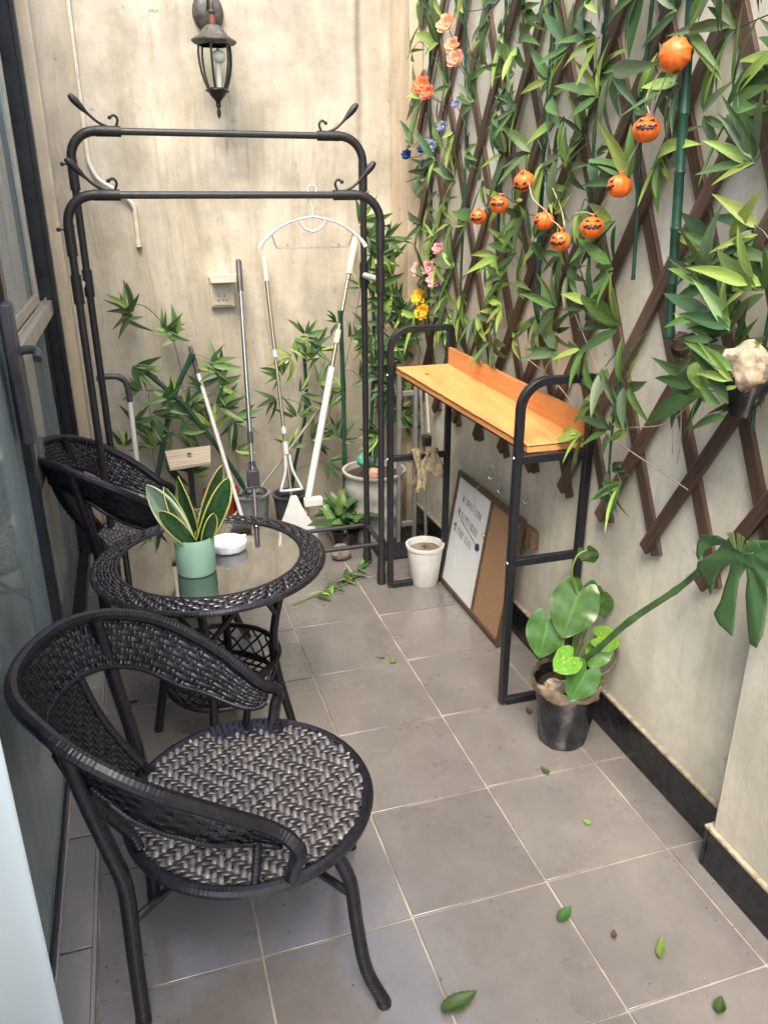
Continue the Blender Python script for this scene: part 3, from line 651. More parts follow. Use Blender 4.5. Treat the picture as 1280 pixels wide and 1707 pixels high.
b = MB(); b.lathe([(.010, 2.105), (.022, 2.100), (.034, 2.088), (.048, 2.066), (.064, 2.054), (.076, 2.046), (.076, 2.040), (.066, 2.028), (.056, 2.026)], n=6); lsc(b); b.build('roof', M_LAMPM, wlamp, world=False, sharp=25)
prof = [(.055, 2.026), (.0575, 1.995), (.056, 1.96), (.051, 1.925), (.043, 1.892), (.033, 1.862)]
for k in range(6):
    a = R(60*k + 12); b = MB(); b.tube([(r*math.cos(a), r*math.sin(a), z) for r, z in prof], .0038, 6); lsc(b); b.build('rib', M_LAMPD, wlamp, world=False)
for k in range(6):
    a = R(60*k + 12); a2 = a + R(60); b = MB(); vs = []
    for r, z in prof: vs += [((r-.002)*math.cos(a), (r-.002)*math.sin(a), z), ((r-.002)*math.cos(a2), (r-.002)*math.sin(a2), z)]
    b.add(vs, [(i*2, i*2+1, i*2+3, i*2+2) for i in range(len(prof)-1)]); lsc(b); b.build('glass_pane', M_GLASSL, wlamp, world=False)
b = MB(); b.lathe([(.036, 1.866), (.037, 1.858), (.030, 1.850), (.026, 1.838), (.016, 1.826), (.009, 1.816), (.008, 1.805)], n=12, cap0=True); b.lathe([(.007, 1.806), (.011, 1.800), (.006, 1.793), (.005, 1.787), (.0075, 1.776), (.0065, 1.762), (.002, 1.750)], n=10)
for k in range(6):
    a = R(60*k+12); b.ball((.036*math.cos(a), .036*math.sin(a), 1.856), .006, 6, 5)
lsc(b); b.build('finial', M_LAMPD, wlamp, world=False)
b = MB(); b.ball((.012, 0, 1.985), (.024, .024, .026), 16, 10); lsc(b); b.build('bulb', M_BULB, wlamp, world=False); b = MB(); b.tube([(.010, 0, 1.962), (.008, 0, 1.868)], .0085, 12); lsc(b); b.build('candle_tube', M_WHITEP, wlamp, world=False)

so = thing('power_socket', 'old cream power socket with open hinged cover on the back wall', 'socket')
b = MB(); b.box((-.436, 2.360, 1.043), (-.334, 2.3845, 1.165)); b.build('box', M_CREAMP, so, bevel=.004)
b = MB(); b.box((-.428, 2.352, 1.053), (-.343, 2.3598, 1.140)); fpl = b.build('faceplate', M_CREAMP, so, bevel=.002)
b = MB(); b.box((-.410, 2.3495, 1.105), (-.360, 2.3518, 1.130)); b.build('switch', M_WHITEP, fpl, bevel=.001)
b = MB()
for dx, dz in ((-.405, 1.092), (-.405, 1.073), (-.378, 1.092), (-.384, 1.074), (-.370, 1.074)): b.box((dx-.0022, 2.3505, dz-.003), (dx+.0022, 2.3518, dz+.003))
b.build('holes', M_FACE, fpl)
b = MB(); b.box((-.440, 2.300, 1.168), (-.330, 2.384, 1.176)); b.box((-.440, 2.292, 1.150), (-.330, 2.300, 1.190)); o = b.build('hinged_cover', M_CREAMP, so, bevel=.004)
cp = thing('conduit_pipe', 'thin white conduit pipe running down the back wall by the left corner', 'pipe')
b = MB(); b.tube([(-.863, 2.378, 2.58), (-.866, 2.378, 1.79)], .0068, 8); b.build('upper_pipe', M_CREAMP, cp)
b = MB(); b.tube([(-.866, 2.378, 1.80), (-.866, 2.378, 1.63)], .0105, 10); b.build('coupling', M_CREAMP, cp)
b = MB(); b.tube(smooth_path([(-.866, 2.376, 1.65), (-.862, 2.372, 1.61), (-.835, 2.366, 1.555), (-.775, 2.366, 1.515), (-.728, 2.370, 1.475), (-.712, 2.375, 1.44)], 5), .0085, 10); b.build('bent_hose', M_WHITEP, cp)
b = MB(); b.tube([(-.711, 2.376, 1.455), (-.711, 2.376, 1.298)], .0098, 10); b.tube([(-.711, 2.376, 1.325), (-.711, 2.376, 1.298)], .0120, 10); b.build('end_pipe', M_CREAMP, cp)

# ================================================================== SHELF UNIT
sh = thing('shelf_unit', 'black metal shelf stand with one orange wood board and backboard', 'shelf')
def sq(mb, path, w=.022):
    P = [V(p) for p in path]
    mb.tube(P, w*.72, 4)
def shelf_end(y, xl, xr, zt, z_mid, r=.075):
    b = MB(); pts = [(xl, y, .012)] + [(xl, y, zt - r)] + [(xl + r*(1-math.cos(a)), y, zt - r + r*math.sin(a)) for a in [R(90)*i/8 for i in range(1, 9)]] + [(xr - .012, y, zt), (xr, y, zt), (xr, y, zt-.012), (xr, y, .012)]
    # rectangular hollow section swept along the arch
    prof = [(-.011, -.011), (.011, -.011), (.011, .011), (-.011, .011)]; vs = []; P = [V(p) for p in pts]; k = len(P)
    for i in range(k):
        d = (P[min(i+1, k-1)] - P[max(i-1, 0)]).normalized(); n1 = V((0, 1, 0)); n2 = d.cross(n1)
        for a, c in prof: vs.append(P[i] + n1*a + n2*c)
    fs = [(i*4+j, i*4+(j+1)%4, (i+1)*4+(j+1)%4, (i+1)*4+j) for i in range(k-1) for j in range(4)] + [(3,2,1,0), ((k-1)*4, (k-1)*4+1, (k-1)*4+2, (k-1)*4+3)]
    b.add(vs, fs); b.build('end_frame', M_BLACK, sh, bevel=.0015)
    for z in (z_mid, .014):
        b = MB(); b.box((xl + .0112, y - .010, z - .012), (xr - .0112, y + .010, z + .010)); b.build('cross_bar', M_BLACK, sh, bevel=.001)
    b = MB()
    for z in (z_mid + .0104,):
        for x in (xl + .05, xr - .05): b.lathe([(.0005, z), (.0035, z)], c=(x, y, .0002), n=8)
    b.build('screw_hole', M_FACE, sh)
def bolt(x, y, z):
    b = MB(); b.tube([(x + .0002, y, z), (x - .003, y, z)], [.0045, .0035], 8); b.build('bolt', M_CHROME, sh)
for y, x in ((.660, .200), (1.53, .112)):
    for z in (.492 if y < 1 else .553, (.842 if y < 1 else .908) - .03): bolt(x - .0115, y, z)
shelf_end(.660, .200, .420, 1.022, .492); shelf_end(1.53, .112, .345, 1.040, .553)
zb0, zb1 = .842, .908
b = MB()
def sb(x, y, z): return (x, y, z)
def slab(mb, pts, t):   # four plan corners with heights, thickness downward
    up = pts; dn = [(x, y, z - t) for x, y, z in pts]
    mb.add(up + dn, [(0,1,2,3), (7,6,5,4), (0,4,5,1), (1,5,6,2), (2,6,7,3), (3,7,4,0)])
slab(b, [(.235, .672, zb0), (.422, .672, zb0), (.345, 1.515, zb1), (.130, 1.515, zb1)], .024); b.build('shelf_board', M_SHELF, sh, bevel=.0015)
b = MB(); slab(b, [(.408, .673, zb0 + .073), (.422, .673, zb0 + .073), (.345, 1.512, zb1 + .062), (.331, 1.512, zb1 + .062)], .0725); b.build('backboard', M_SHELF, sh, bevel=.0015)
b = MB(); b.bar((.262, .672, zb0 - .034), (.155, 1.518, zb1 - .034), .016, .012); b.bar((.400, .672, zb0 - .034), (.335, 1.518, zb1 - .028), .016, .012); b.box((.212, .650, zb0 - .048), (.408, .670, zb0 - .0255)); b.build('support_rail', M_BLACK, sh, bevel=.001)
b = MB(); rdw = random.Random(8); pts = [(.2342 - .1055*i/60, .674 + .840*i/60, zb0 + (zb1 - zb0)*i/60 - .0045 - (.0035*max(0, math.sin(i*.35))*rdw.random() + .0008*rdw.uniform(-1, 1))) for i in range(61)]
b.tube(pts, .0013, 5); b.tube([(.236 + .185*i/20, .6715, zb0 - .0045 - .0008*rdw.random()) for i in range(21)], .0011, 5); b.build('peeling_edge', M_FACE, sh)
b = MB(); b.lathe([(.0005, 0), (.008, .0006)], c=(.205, 1.40, .8995), n=10); b.build('knot_hole', M_FACE, sh)

# ================================================================== WHITEBOARD
wb = thing('notice_board', 'framed half whiteboard half cork board leaning on the wall under the shelf', 'notice board')
B0 = V((.338, 1.53, .004)); ey = V((0, -1, 0)); ez = (V((.408, 0, .478)) - V((.338, 0, .004))); HB = ez.length; ez.normalize(); en = ez.cross(ey).normalized()
if en.x > 0: en = -en
WB = .56
def bp(u, v, n=0): return B0 + ey*u + ez*v + en*n
def bbox(mb, u0, u1, v0, v1, n0, n1, m=0):
    vs = [bp(u, v, n) for n in (n0, n1) for (u, v) in ((u0, v0), (u1, v0), (u1, v1), (u0, v1))]
    mb.add(vs, [(3,2,1,0), (4,5,6,7), (0,1,5,4), (1,2,6,5), (2,3,7,6), (3,0,4,7)], m)
def board_part(nm, mat, *a, bevel=0, par=None):
    b = MB(); bbox(b, *a); me = b.build(nm, mat, par or wb, bevel=bevel)
    return me
board_part('whiteboard_panel', M_WBOARD, .014, .315, .014, HB-.014, .002, .006)
board_part('cork_panel', M_CORK, .327, WB-.014, .014, HB-.014, .002, .006)
for a in ((0, WB, 0, .016), (0, WB, HB-.020, HB), (0, .015, .0165, HB-.0205), (WB-.015, WB, .0165, HB-.0205), (.315, .327, .0165, HB-.0205)):
    board_part('frame_strip', M_BROWNF, a[0], a[1], a[2], a[3], -.002, .013, bevel=.0015)
# handwriting: stroke digits
DG = {'0': [[(.5,1),(.15,.8),(.1,.3),(.45,0),(.85,.3),(.8,.8),(.5,1)]], '1': [[(.45,1),(.5,0)]], '2': [[(.1,.8),(.5,1),(.85,.75),(.4,.35),(.1,0),(.9,.05)]],
 '3': [[(.15,.95),(.6,1),(.75,.75),(.4,.55),(.8,.35),(.6,0),(.1,.08)]], '4': [[(.45,1),(.1,.4),(.9,.42)],[(.7,.8),(.6,0)]], '5': [[(.2,1),(.15,.55),(.6,.6),(.8,.3),(.5,0),(.1,.1)],[(.2,1),(.85,1)]],
 '7': [[(.1,.95),(.85,1),(.4,0)]], '8': [[(.8,.85),(.4,1),(.2,.75),(.75,.3),(.45,0),(.15,.25),(.8,.85)]], '9': [[(.8,.8),(.4,1),(.15,.7),(.5,.5),(.8,.8),(.6,0)]],
 'w': [[(.5,1.1),(.5,-.1),(.35,.1)],[(.05,.75),(.4,.75),(.05,.1)],[(.95,.85),(.6,.6)],[(.55,.6),(1.0,0)]],
 'e': [[(.1,.9),(.9,.9),(.9,.35),(.1,.35),(.1,.9)],[(.1,.62),(.9,.62)],[(.5,1.1),(.5,.05),(1.05,.0),(1.05,.15)]],
 'm': [[(.2,1.1),(.2,.5),(0,0)],[(0,.8),(.08,.55)],[(.38,.85),(.3,.6)],[(.45,.95),(1.1,.95)],[(.6,1.1),(.6,.5)],[(.95,1.1),(.95,.5)],[(.45,.4),(1.1,.4)],[(.78,.75),(.78,-.1)],[(.78,.35),(.45,0)],[(.78,.35),(1.1,0)]]}
wp = [o for o in wb.children if o.name.startswith('whiteboard_panel')][0]
def write(txt, u, v, h, w, gap, slope=0):
    rd = random.Random(len(txt)*7); b = MB()
    for ch in txt:
        if ch == ' ': u += gap; v += slope*gap; continue
        ww = w * (1.35 if ch in 'wem' else 1)
        for st in DG[ch]:
            pts = [bp(u + x*ww + rd.uniform(-.0006, .0006), v + y*h + x*ww*slope, .0066) for x, y in st]
            b.tube(smooth_path(pts, 2) if len(pts) > 2 else pts, .00085, 4)
        u += ww + gap*.45; v += slope*(ww + gap*.45)
    b.build('handwriting', M_INK, wp)
write('w 58455 1200', .072, .375, .026, .0115, .010, -.10)
write('e 0129718002', .055, .310, .030, .0120, .010, -.13)
write('m 1502 3503', .040, .243, .030, .0125, .010, -.12)
b = MB(); b.tube([bp(.088, .302, .0066), bp(.245, .262, .0066)], .0013, 4); b.build('handwriting', M_INK, wp)
b = MB(); b.tube([bp(.268, .258, .006), bp(.268, .258, .012)], [.015, .0135], 20); b.build('magnet', M_BLUE, wp)
b = MB(); b.ball(bp(.318, .325, .016), .007, 8, 6); b.build('catch', M_BRASS, wb)
b = MB(); b.tube(smooth_path([bp(.20, HB-.002, .014), bp(.19, HB-.03, .022), bp(.185, HB-.06, .012), bp(.195, HB-.09, .010)], 4), .0014, 6); b.tube(smooth_path([bp(.20, HB-.002, .014), bp(.21, HB+.015, .0), bp(.20, HB+.04, -.012)], 4), .0014, 6); b.build('hanging_loop', M_CORD, wb)

bk = MB(); bk.box((.412, .935, .382), (.4415, 1.04, .446)); o = bk.build('wooden_block', M_BLOCK, bevel=.003); tag(o, 'small brown wooden block fixed to the wall above the cork board corner', 'block')
b = MB()
for y, z, lb in ((1.30, .555, 'tallest twisted wire hook on the wall above the whiteboard corner'), (1.22, .53, 'middle small wire hook on the wall above the notice board'), (1.02, .56, 'wire hook on the wall close beside the near shelf leg')):
    hk2 = MB(); hk2.tube(smooth_path([(.440, y, z), (.428, y+.004, z+.012), (.420, y, z), (.430, y-.008, z-.018), (.438, y, z-.03), (.430, y+.006, z-.045), (.424, y+.012, z-.035)], 3), .0016, 5)
    o = hk2.build('wire_hook', M_CHROME); tag(o, lb, 'hook', 'wire hooks on the right wall')

# small white pot
wp2 = thing('white_planter', 'small plain white tapered pot with dry roots beside the notice board', 'plant pot', (.262, 1.535, 0))
b = MB(); b.lathe([(.001, 0), (.052, 0), (.055, .004), (.074, .160), (.078, .163), (.079, .176), (.072, .176), (.069, .158), (.068, .150)], n=40); b.build('body', M_WHITEP, wp2, world=False)
b = MB(); b.lathe([(.001, .153), (.068, .151)], n=20); b.build('soil', simple('dry_grey_soil', (.20, .16, .125), .95, nz=70, amt=.4, bmp=1), wp2, world=False)
b = MB(); rd = random.Random(4)
for k in range(9):
    a = rd.uniform(0, 6.28); r1 = rd.uniform(.02, .06)
    b.tube(smooth_path([(0, 0, .153), (r1*.5*math.cos(a), r1*.5*math.sin(a), .153 + rd.uniform(.01, .03)), (r1*math.cos(a+.5), r1*math.sin(a+.5), .155)], 4), .0009, 5)
b.build('roots', M_TWIG, wp2, world=False)

# ================================================================== CLEANING TOOLS
def lerp(a, c, t): return V(a).lerp(V(c), t)
t = thing('squeeze_mop', 'chrome squeeze mop with long black grip, leftmost of the three tall handles', 'mop')
A, Bq = V((-.309, 2.345, 1.243)), V((-.352, 2.02, .03))
b = MB(); b.tube([lerp(A, Bq, 0), lerp(A, Bq, .006), lerp(A, Bq, .10), lerp(A, Bq, .105)], [.006, .0125, .0125, .0145], 10); b.build('grip', M_DGREYP, t)
b = MB(); b.tube([lerp(A, Bq, .10), lerp(A, Bq, .62)], .0105, 10); b.tube([lerp(A, Bq, .62), lerp(A, Bq, .99)], .0088, 10); b.build('pole', M_CHROME, t)
b = MB(); b.tube([lerp(A, Bq, .585), lerp(A, Bq, .625)], .0135, 10); b.tube([lerp(A, Bq, .690), lerp(A, Bq, .705)], .0150, 10); b.build('collar', M_DGREYP, t)
p = lerp(A, Bq, .765); b = MB(); b.bar(lerp(A, Bq, .70) + V((-.013,-.004,0)), lerp(A, Bq, .765) + V((-.020,-.010,0)), .006, .016, side=(1,0,0)); b.bar(lerp(A, Bq, .70) + V((.013,-.004,0)), lerp(A, Bq, .765) + V((.020,-.010,0)), .006, .016, side=(1,0,0)); b.box((p.x-.026, p.y-.022, p.z-.02), (p.x+.026, p.y+.012, p.z+.06)); b.build('lever_bracket', M_DGREYP, t, bevel=.003)
b = MB(); p = lerp(A, Bq, .795); b.tube([p + V((.048*math.cos(a), -.012 - .004*math.sin(a), .024*math.sin(a))) for a in [2*math.pi*i/20 for i in range(20)]], .0052, 7, closed=True); b.build('handle_loop', M_DGREYP, t)
b = MB(); p = lerp(A, Bq, .99); b.box((p.x-.09, p.y-.03, 0.0), (p.x+.09, p.y+.03, .045)); b.build('sponge_head', M_GREYP, t, bevel=.008)

t = thing('butterfly_mop', 'thin champagne-steel mop with triangular pale grey hand frame, middle of the three tall handles', 'mop')
A, Bq = V((-.198, 2.350, 1.252)), V((-.170, 2.06, .06))
b = MB(); b.tube([lerp(A, Bq, 0), lerp(A, Bq, .01), lerp(A, Bq, .085)], [.004, .009, .0105], 10); b.build('grip', M_CREAMP, t)
b = MB(); b.tube([lerp(A, Bq, .085), lerp(A, Bq, .34)], .0092, 10); b.tube([lerp(A, Bq, .34), lerp(A, Bq, .97)], .0078, 10); b.build('pole', M_CHAMP, t)
b = MB(); b.tube([lerp(A, Bq, .325), lerp(A, Bq, .35)], .0125, 10); b.tube([lerp(A, Bq, .60), lerp(A, Bq, .625)], .0115, 10); b.tube([lerp(A, Bq, .655), lerp(A, Bq, .70)], .0130, 10); b.build('collar', M_GREYP, t)
b = MB(); p0 = lerp(A, Bq, .70); p1 = lerp(A, Bq, .825); ax = (p1 - p0)
tri = [p0 + V((-.010, -.015, 0)), p0 + ax*.45 + V((-.016, -.020, 0)), p1 + V((-.044, -.022, .008)), p1 + V((-.040, -.022, -.004)), p1 + V((.040, -.022, -.004)), p1 + V((.044, -.022, .008)), p0 + ax*.45 + V((.016, -.020, 0)), p0 + V((.010, -.015, 0))]
b.tube(smooth_path(tri, 4), .0062, 8); b.build('hand_frame', M_GREYP, t)
b = MB(); p2 = lerp(A, Bq, .97)
def fan(y): return [(p2.x - .014, y, .245), (p2.x + .014, y, .245), (p2.x + .032, y-.008, .20), (p2.x + .092, y-.04, .085), (p2.x - .092, y-.04, .085), (p2.x - .032, y-.008, .20)]
f0 = fan(p2.y - .012); f1 = fan(p2.y + .004); b.add(f0 + f1, [(0,1,2,3,4,5), (11,10,9,8,7,6)] + [(i, (i+6), (i+1) % 6 + 6, (i+1) % 6) for i in range(6)]); b.build('fan_plate', M_GREYP, t, bevel=.003)
b = MB(); b.box((p2.x-.095, p2.y-.07, 0.0), (p2.x+.095, p2.y-.01, .083)); b.build('pad', M_WHITEP, t, bevel=.01)

t = thing('white_sleeve_mop', 'slanted mop with a thick white plastic sleeve and foot, rightmost of the three tall handles', 'mop')
A, Mi, Bq = V((.212, 2.34, 1.328)), V((.052, 2.2, .775)), V((-.108, 2.05, .212))
P1 = lerp(A, Mi, .28)
b = MB(); b.tube([A, lerp(A, Mi, .02), P1], [.010, .0150, .0150], 10); b.build('grip', M_CREAMP, t)
b = MB(); b.tube([P1, Mi], .0090, 10); b.build('pole', M_CHAMP, t)
b = MB(); b.tube([Bq, Bq + V((-.035, -.035, -.205))], .005, 8); b.build('pole', M_CHAMP, t)
b = MB(); b.tube([lerp(A, Mi, .70), lerp(A, Mi, .80)], .0138, 10); b.build('collar', M_CREAMP, t)
b = MB(); b.tube([Mi + V((.003,0,.01)), Bq + V((0, 0, .02))], .0158, 12); b.build('sleeve', M_WHITEP, t)
b = MB(); b.box((Bq.x - .020, Bq.y - .022, Bq.z - .018), (Bq.x + .064, Bq.y + .018, Bq.z + .022)); b.build('foot', M_WHITEP, t, bevel=.006)

t = thing('steel_rod', 'bare steel rod leaning diagonally behind the mops', 'rod'); b = MB(); b.tube([(.045, 2.30, .61), (-.30, 2.19, .255), (-.62, 2.08, .004)], .0062, 8); b.build('rod', M_CHAMP, t)
t = thing('broom_handle', 'white broom handle with slate tip leaning behind the snake plant', 'broom')
A, Bq = V((-.545, 2.345, .885)), V((-.375, 2.06, .02))
b = MB(); b.tube([A, lerp(A, Bq, .012), lerp(A, Bq, .13)], [.006, .0095, .0115], 10); b.build('tip_grip', M_DGREYP, t)
b = MB(); b.tube([lerp(A, Bq, .125), Bq], .0095, 10); b.build('stick', M_WHITEP, t)
b = MB(); b.box((Bq.x - .09, Bq.y - .02, 0), (Bq.x + .09, Bq.y + .02, .06)); b.build('brush_head', M_DGREYP, t, bevel=.006)
t = thing('cane_handle', 'white pole with bent slate-grey top handle by the left corner', 'cane')
b = MB(); b.tube(smooth_path([(-.935, 2.10, .818), (-.90, 2.10, .822), (-.855, 2.10, .820), (-.830, 2.10, .805), (-.820, 2.10, .770), (-.818, 2.10, .715)], 4), .0115, 10); b.build('handle', M_DGREYP, t)
b = MB(); b.tube([(-.818, 2.10, .725), (-.822, 2.07, 0.0)], .0105, 10); b.build('pole', M_WHITEP, t)

t = thing('plank_stand', 'small raw wood plate on a black post against the back wall', 'stand')
b = MB(); slab(b, [(-.690, 2.14, .405), (-.515, 2.14, .418), (-.500, 2.27, .452), (-.700, 2.27, .445)], .014); b.build('plate', M_PLANK, t, bevel=.001)
b = MB(); b.box((-.614, 2.19, 0), (-.590, 2.214, .415)); b.box((-.66, 2.14, 0), (-.54, 2.26, .012)); b.build('post', M_BLACK, t)
b = MB(); b.ball((-.600, 2.20, .443), (.012, .008, .004), 8, 4); b.build('knot', M_FACE, t)

def pot(name, label, c, r0, r1, h, mat, ribs=0, soil=True, wobble=None, cat='plant pot'):
    t = thing(name, label, cat, (c[0], c[1], 0)); b = MB()
    pr = [(.001, 0.0), (r0, 0.0)]; n = 12 if ribs else 5
    for i in range(1, n+1):
        v = i/n; pr.append((r0 + (r1-r0)*v + (.006*math.sin(v*math.pi*2*ribs) if ribs else 0), h*v))
    pr += [(r1 + .006, h), (r1 + .007, h + .010), (r1 - .006, h + .010), (r1 - .010, h - .02)]
    b.lathe(pr, n=40, wob=wobble); b.build('body', mat, t, world=False)
    if soil: b = MB(); b.lathe([(.001, h - .012), (r1 - .008, h - .018)], n=24); b.build('soil', M_SOIL, t, world=False)
    return t
bigpot = pot('large_planter', 'large off-white ribbed planter in the far right corner behind the rack', (.205, 2.06), .105, .140, .325, M_CERAM, ribs=3)
pot('maroon_pot', 'maroon plastic pot behind the tip of the snake plant', (-.475, 2.20), .05, .075, .25, M_RED)
pot('grey_bucket', 'grey plastic bucket standing behind the black-gripped squeeze mop', (-.345, 2.20), .065, .085, .225, M_BUCKET, soil=False, cat='bucket')
pot('slim_grey_pail', 'dark grey pail behind the triangular mop frame', (-.165, 2.20), .055, .075, .20, M_DGREYP, soil=False, cat='bucket')
t = thing('watering_rose', 'teal watering can head poking up from the large ribbed planter', 'watering can')
b = MB(); Mq = Matrix.Rotation(R(65), 3, 'X') @ Matrix.Rotation(R(-15), 3, 'Y')
b.lathe([(.001, .020), (.022, .018), (.031, .008), (.032, 0), (.024, -.018), (.010, -.032), (.009, -.07)], c=(.148, 2.03, .392), n=24, M=Mq); b.build('rose_head', M_TEAL, t)
b = MB()
for i in range(14):
    a = i*2.4; r = .006*math.sqrt(i) + .003; p = V((.148, 2.03, .392)) + Mq @ V((r*math.cos(a), r*math.sin(a), .0195 + .001)); b.ball(p, .0022, 6, 4)
b.build('spray_hole', M_FACE, t)
b = MB(); b.tube([V((.148, 2.03, .392)) + Mq @ V((0,0,-.06)), (.19, 2.08, .318)], .009, 8); b.build('spout', M_TEAL, t)
bb = MB(); bb.ball((.19, 2.03, .325), (.045, .03, .025), 12, 8, lump=.15, seed=3); tag(bb.build('pink_stone', simple('salmon_stone', (.50, .26, .17), .8, nz=40, amt=.3)), 'salmon-coloured stone on top of the large ribbed planter', 'stone')

# folding frame, rag and mat in the corner under the shelf
t = thing('folding_frame', 'folded pale metal frame standing in the corner behind the shelf stand', 'folding rack')
for x, y in ((.275, 1.93), (.340, 1.90)):
    b = MB(); b.box((x, y, 0), (x+.016, y+.022, .80)); b.build('rail', M_ALU2, t, bevel=.002)
for z in (.10, .40, .70):
    b = MB(); b.box((.291, 1.905, z), (.340, 1.925, z+.02)); b.build('rung', M_ALU2, t, bevel=.002)
b = MB(); b.tube([(.37, 1.80, .0), (.362, 1.84, .48), (.355, 1.88, .80)], .0075, 8); b.build('strut', M_ALU2, t)
b = MB(); b.tube([(.385, 1.84, .55), (.372, 1.86, .82)], .006, 8); b.build('strut', M_CREAMP, t)
b = MB(); b.box((.352, 1.80, .50), (.385, 1.84, .545)); b.build('clamp', M_BLACK, t, bevel=.004)
rag = MB()
def ragf(u, w):
    s = (w - .5) * 2; y = 1.53 + s*.028*(1 + .3*math.sin(u*9)); z = .572 + .012*math.sin(u*13) - max(0, abs(s) - .18)*(.15 + .05*math.sin(u*5+1)) ; x = .205 + u*.105 + .012*math.sin(w*9 + u*7)
    return (x, y - .004*math.sin(u*30), z)
rag.grid(ragf, 26, 22, uv=False); o = rag.build('draped_rag', M_RAG, solid=.007, sharp=180); tag(o, 'khaki rag draped over the far crossbar of the shelf stand', 'cloth')
o['label'] = 'khaki rag draped over the far crossbar of the shelf stand'
b = MB(); b.box((.15, 1.78, 0.0005), (.44, 2.10, .010)); 
for i in range(9): b.box((.155 + i*.031, 1.785, .010), (.165 + i*.031, 2.095, .015))
tag(b.build('rubber_mat', M_MATP), 'black ribbed rubber mat on the floor of the far right corner', 'mat')
b = MB(); b.ball((-.01, 1.86, .035), (.045, .04, .035), 12, 8, lump=.12, seed=2); tag(b.build('garden_stone', simple('grey_brown_stone', (.20, .17, .14), .85, nz=30, amt=.4)), 'grey-brown stone lying under the rack base rails', 'stone')

# ================================================================== LEAVES
def bamboo_leaf(name, mat, droop, fold, width, seed):
    rd = random.Random(seed); tw = rd.uniform(-.4, .4); sw = rd.uniform(-.06, .06)
    def fn(u, v):
        s = (u - .5) * 2; w = width * (math.sin(math.pi * min(1, v**.72)) ** .85) * (1 - .25*v) + .004*(1-v)
        a = tw*v; x = s*w*math.cos(a) + sw*math.sin(v*3); z = abs(s)*w*fold + s*w*math.sin(a) - droop*v*v
        return (x, v, z)
    b = MB(); b.grid(fn, 4, 9); return b.mesh(name, mat, sharp=180)
BL = {}
for key, mt in (('D', ML_D), ('M', ML_M), ('L', ML_L), ('G', ML_G)):
    BL[key] = [bamboo_leaf('bamboo_leaf', mt, d, f, w, i) for i, (d, f, w) in enumerate(((.10, .25, .112), (.28, .2, .13), (-.06, .3, .098), (.18, .1, .122), (.42, .3, .11), (.60, .25, .09), (.05, .45, .085)))]
def wsel(rd, wts): 
    x = rd.random() * sum(w for _, w in wts)
    for k, w in wts:
        x -= w
        if x <= 0: return k
    return wts[-1][0]
def spray(root, pos, n, L, inpl, out, rd, th0=None, span=2.6, wts=(('D', 5), ('M', 3), ('L', 2)), outk=(.1, .55), stem=True, spread=.02):
    """fan of bamboo leaves: inpl = two in-wall axes, out = wall normal towards the room"""
    a1, a2 = V(inpl[0]), V(inpl[1]); out = V(out); pos = V(pos)
    if th0 is None: th0 = rd.choice((rd.uniform(-1.2, .7), rd.uniform(math.pi - .9, math.pi + 1.2)))
    for k in range(n):
        th = th0 + (k/(max(1, n-1)) - .5) * span + rd.uniform(-.25, .25)
        d = a1*math.cos(th) + a2*math.sin(th) + out*rd.uniform(*outk); up = out*1.0 + V((0,0,1))*rd.uniform(-.1, .8) + V((rd.uniform(-.45, .45), rd.uniform(-.45, .45), 0))
        p = pos + d.normalized()*rd.uniform(0.002, spread) + V((rd.uniform(-1,1), rd.uniform(-1,1), rd.uniform(-1,1)))*spread*.5
        s = L*rd.uniform(.72, 1.2); key = wsel(rd, wts); inst('leaf', rd.choice(BL[key]), root, frame(p, d, up, s, s*rd.uniform(.85, 1.15)))

# ================================================================== TRELLIS
tr = thing('wall_trellis', 'expanding dark brown wooden lattice fixed to the right wall', 'trellis')
PIT = .218; Z0 = .638; ZT = 2.32; YMIN, YMAX = -.045, 2.115
rd = random.Random(11)
def slat(y0, z0, y1, z1, x):
    jx = rd.uniform(-.001, .001); b = MB(); w = .036 + rd.uniform(-.002, .002)
    L = math.hypot(y1-y0, z1-z0); b.box((-.0058, -w/2, 0), (.0058, w/2, L)); o = b.build('slat', M_SLAT, tr, world=False, bevel=.0012)
    d = V((0, y1-y0, z1-z0)).normalized(); zz = d; xx = V((1,0,0)); yy = zz.cross(xx)
    m = Matrix((xx, yy, zz)).transposed().to_4x4(); m.translation = V((x + jx, y0, z0)); o.matrix_local = m
K1, K2 = 1.70, 1.88
for k in range(-3, 14):
    yb = .345 + PIT*k
    # family that climbs towards the camera
    y0, z0 = yb + .018, Z0 + rd.uniform(-.008, .008); z1 = ZT + rd.uniform(-.02, .02); y1 = y0 - (z1 - z0)/K1
    if y1 < YMIN: z1 = z0 + (y0 - YMIN)*K1; y1 = YMIN
    if y0 > YMAX: z0 = z0 + (y0 - YMAX)*K1; y0 = YMAX
    if z1 - z0 > .08 and y0 > YMIN + .02: slat(y0, z0, y1, z1, .4240)
    # family that climbs away from the camera
    y0, z0 = yb - .022, Z0 + rd.uniform(-.012, .004); z1 = ZT + rd.uniform(-.02, .02); y1 = y0 + (z1 - z0)/K2
    if y0 < YMIN: z0 = z0 + (YMIN - y0)*K2; y0 = YMIN
    if y1 > YMAX: z1 = z0 + (YMAX - y0)*K2; y1 = YMAX
    if z1 - z0 > .08 and y0 < YMAX: slat(y0, z0, y1, z1, .4359)
for k in range(-8, 0):
    yb = .345 + PIT*(k-3) - .022; z0 = Z0 + (YMIN - yb)*K2
    if z0 < ZT - .1: slat(YMIN, z0, YMIN + (ZT - z0)/K2, ZT, .4359)

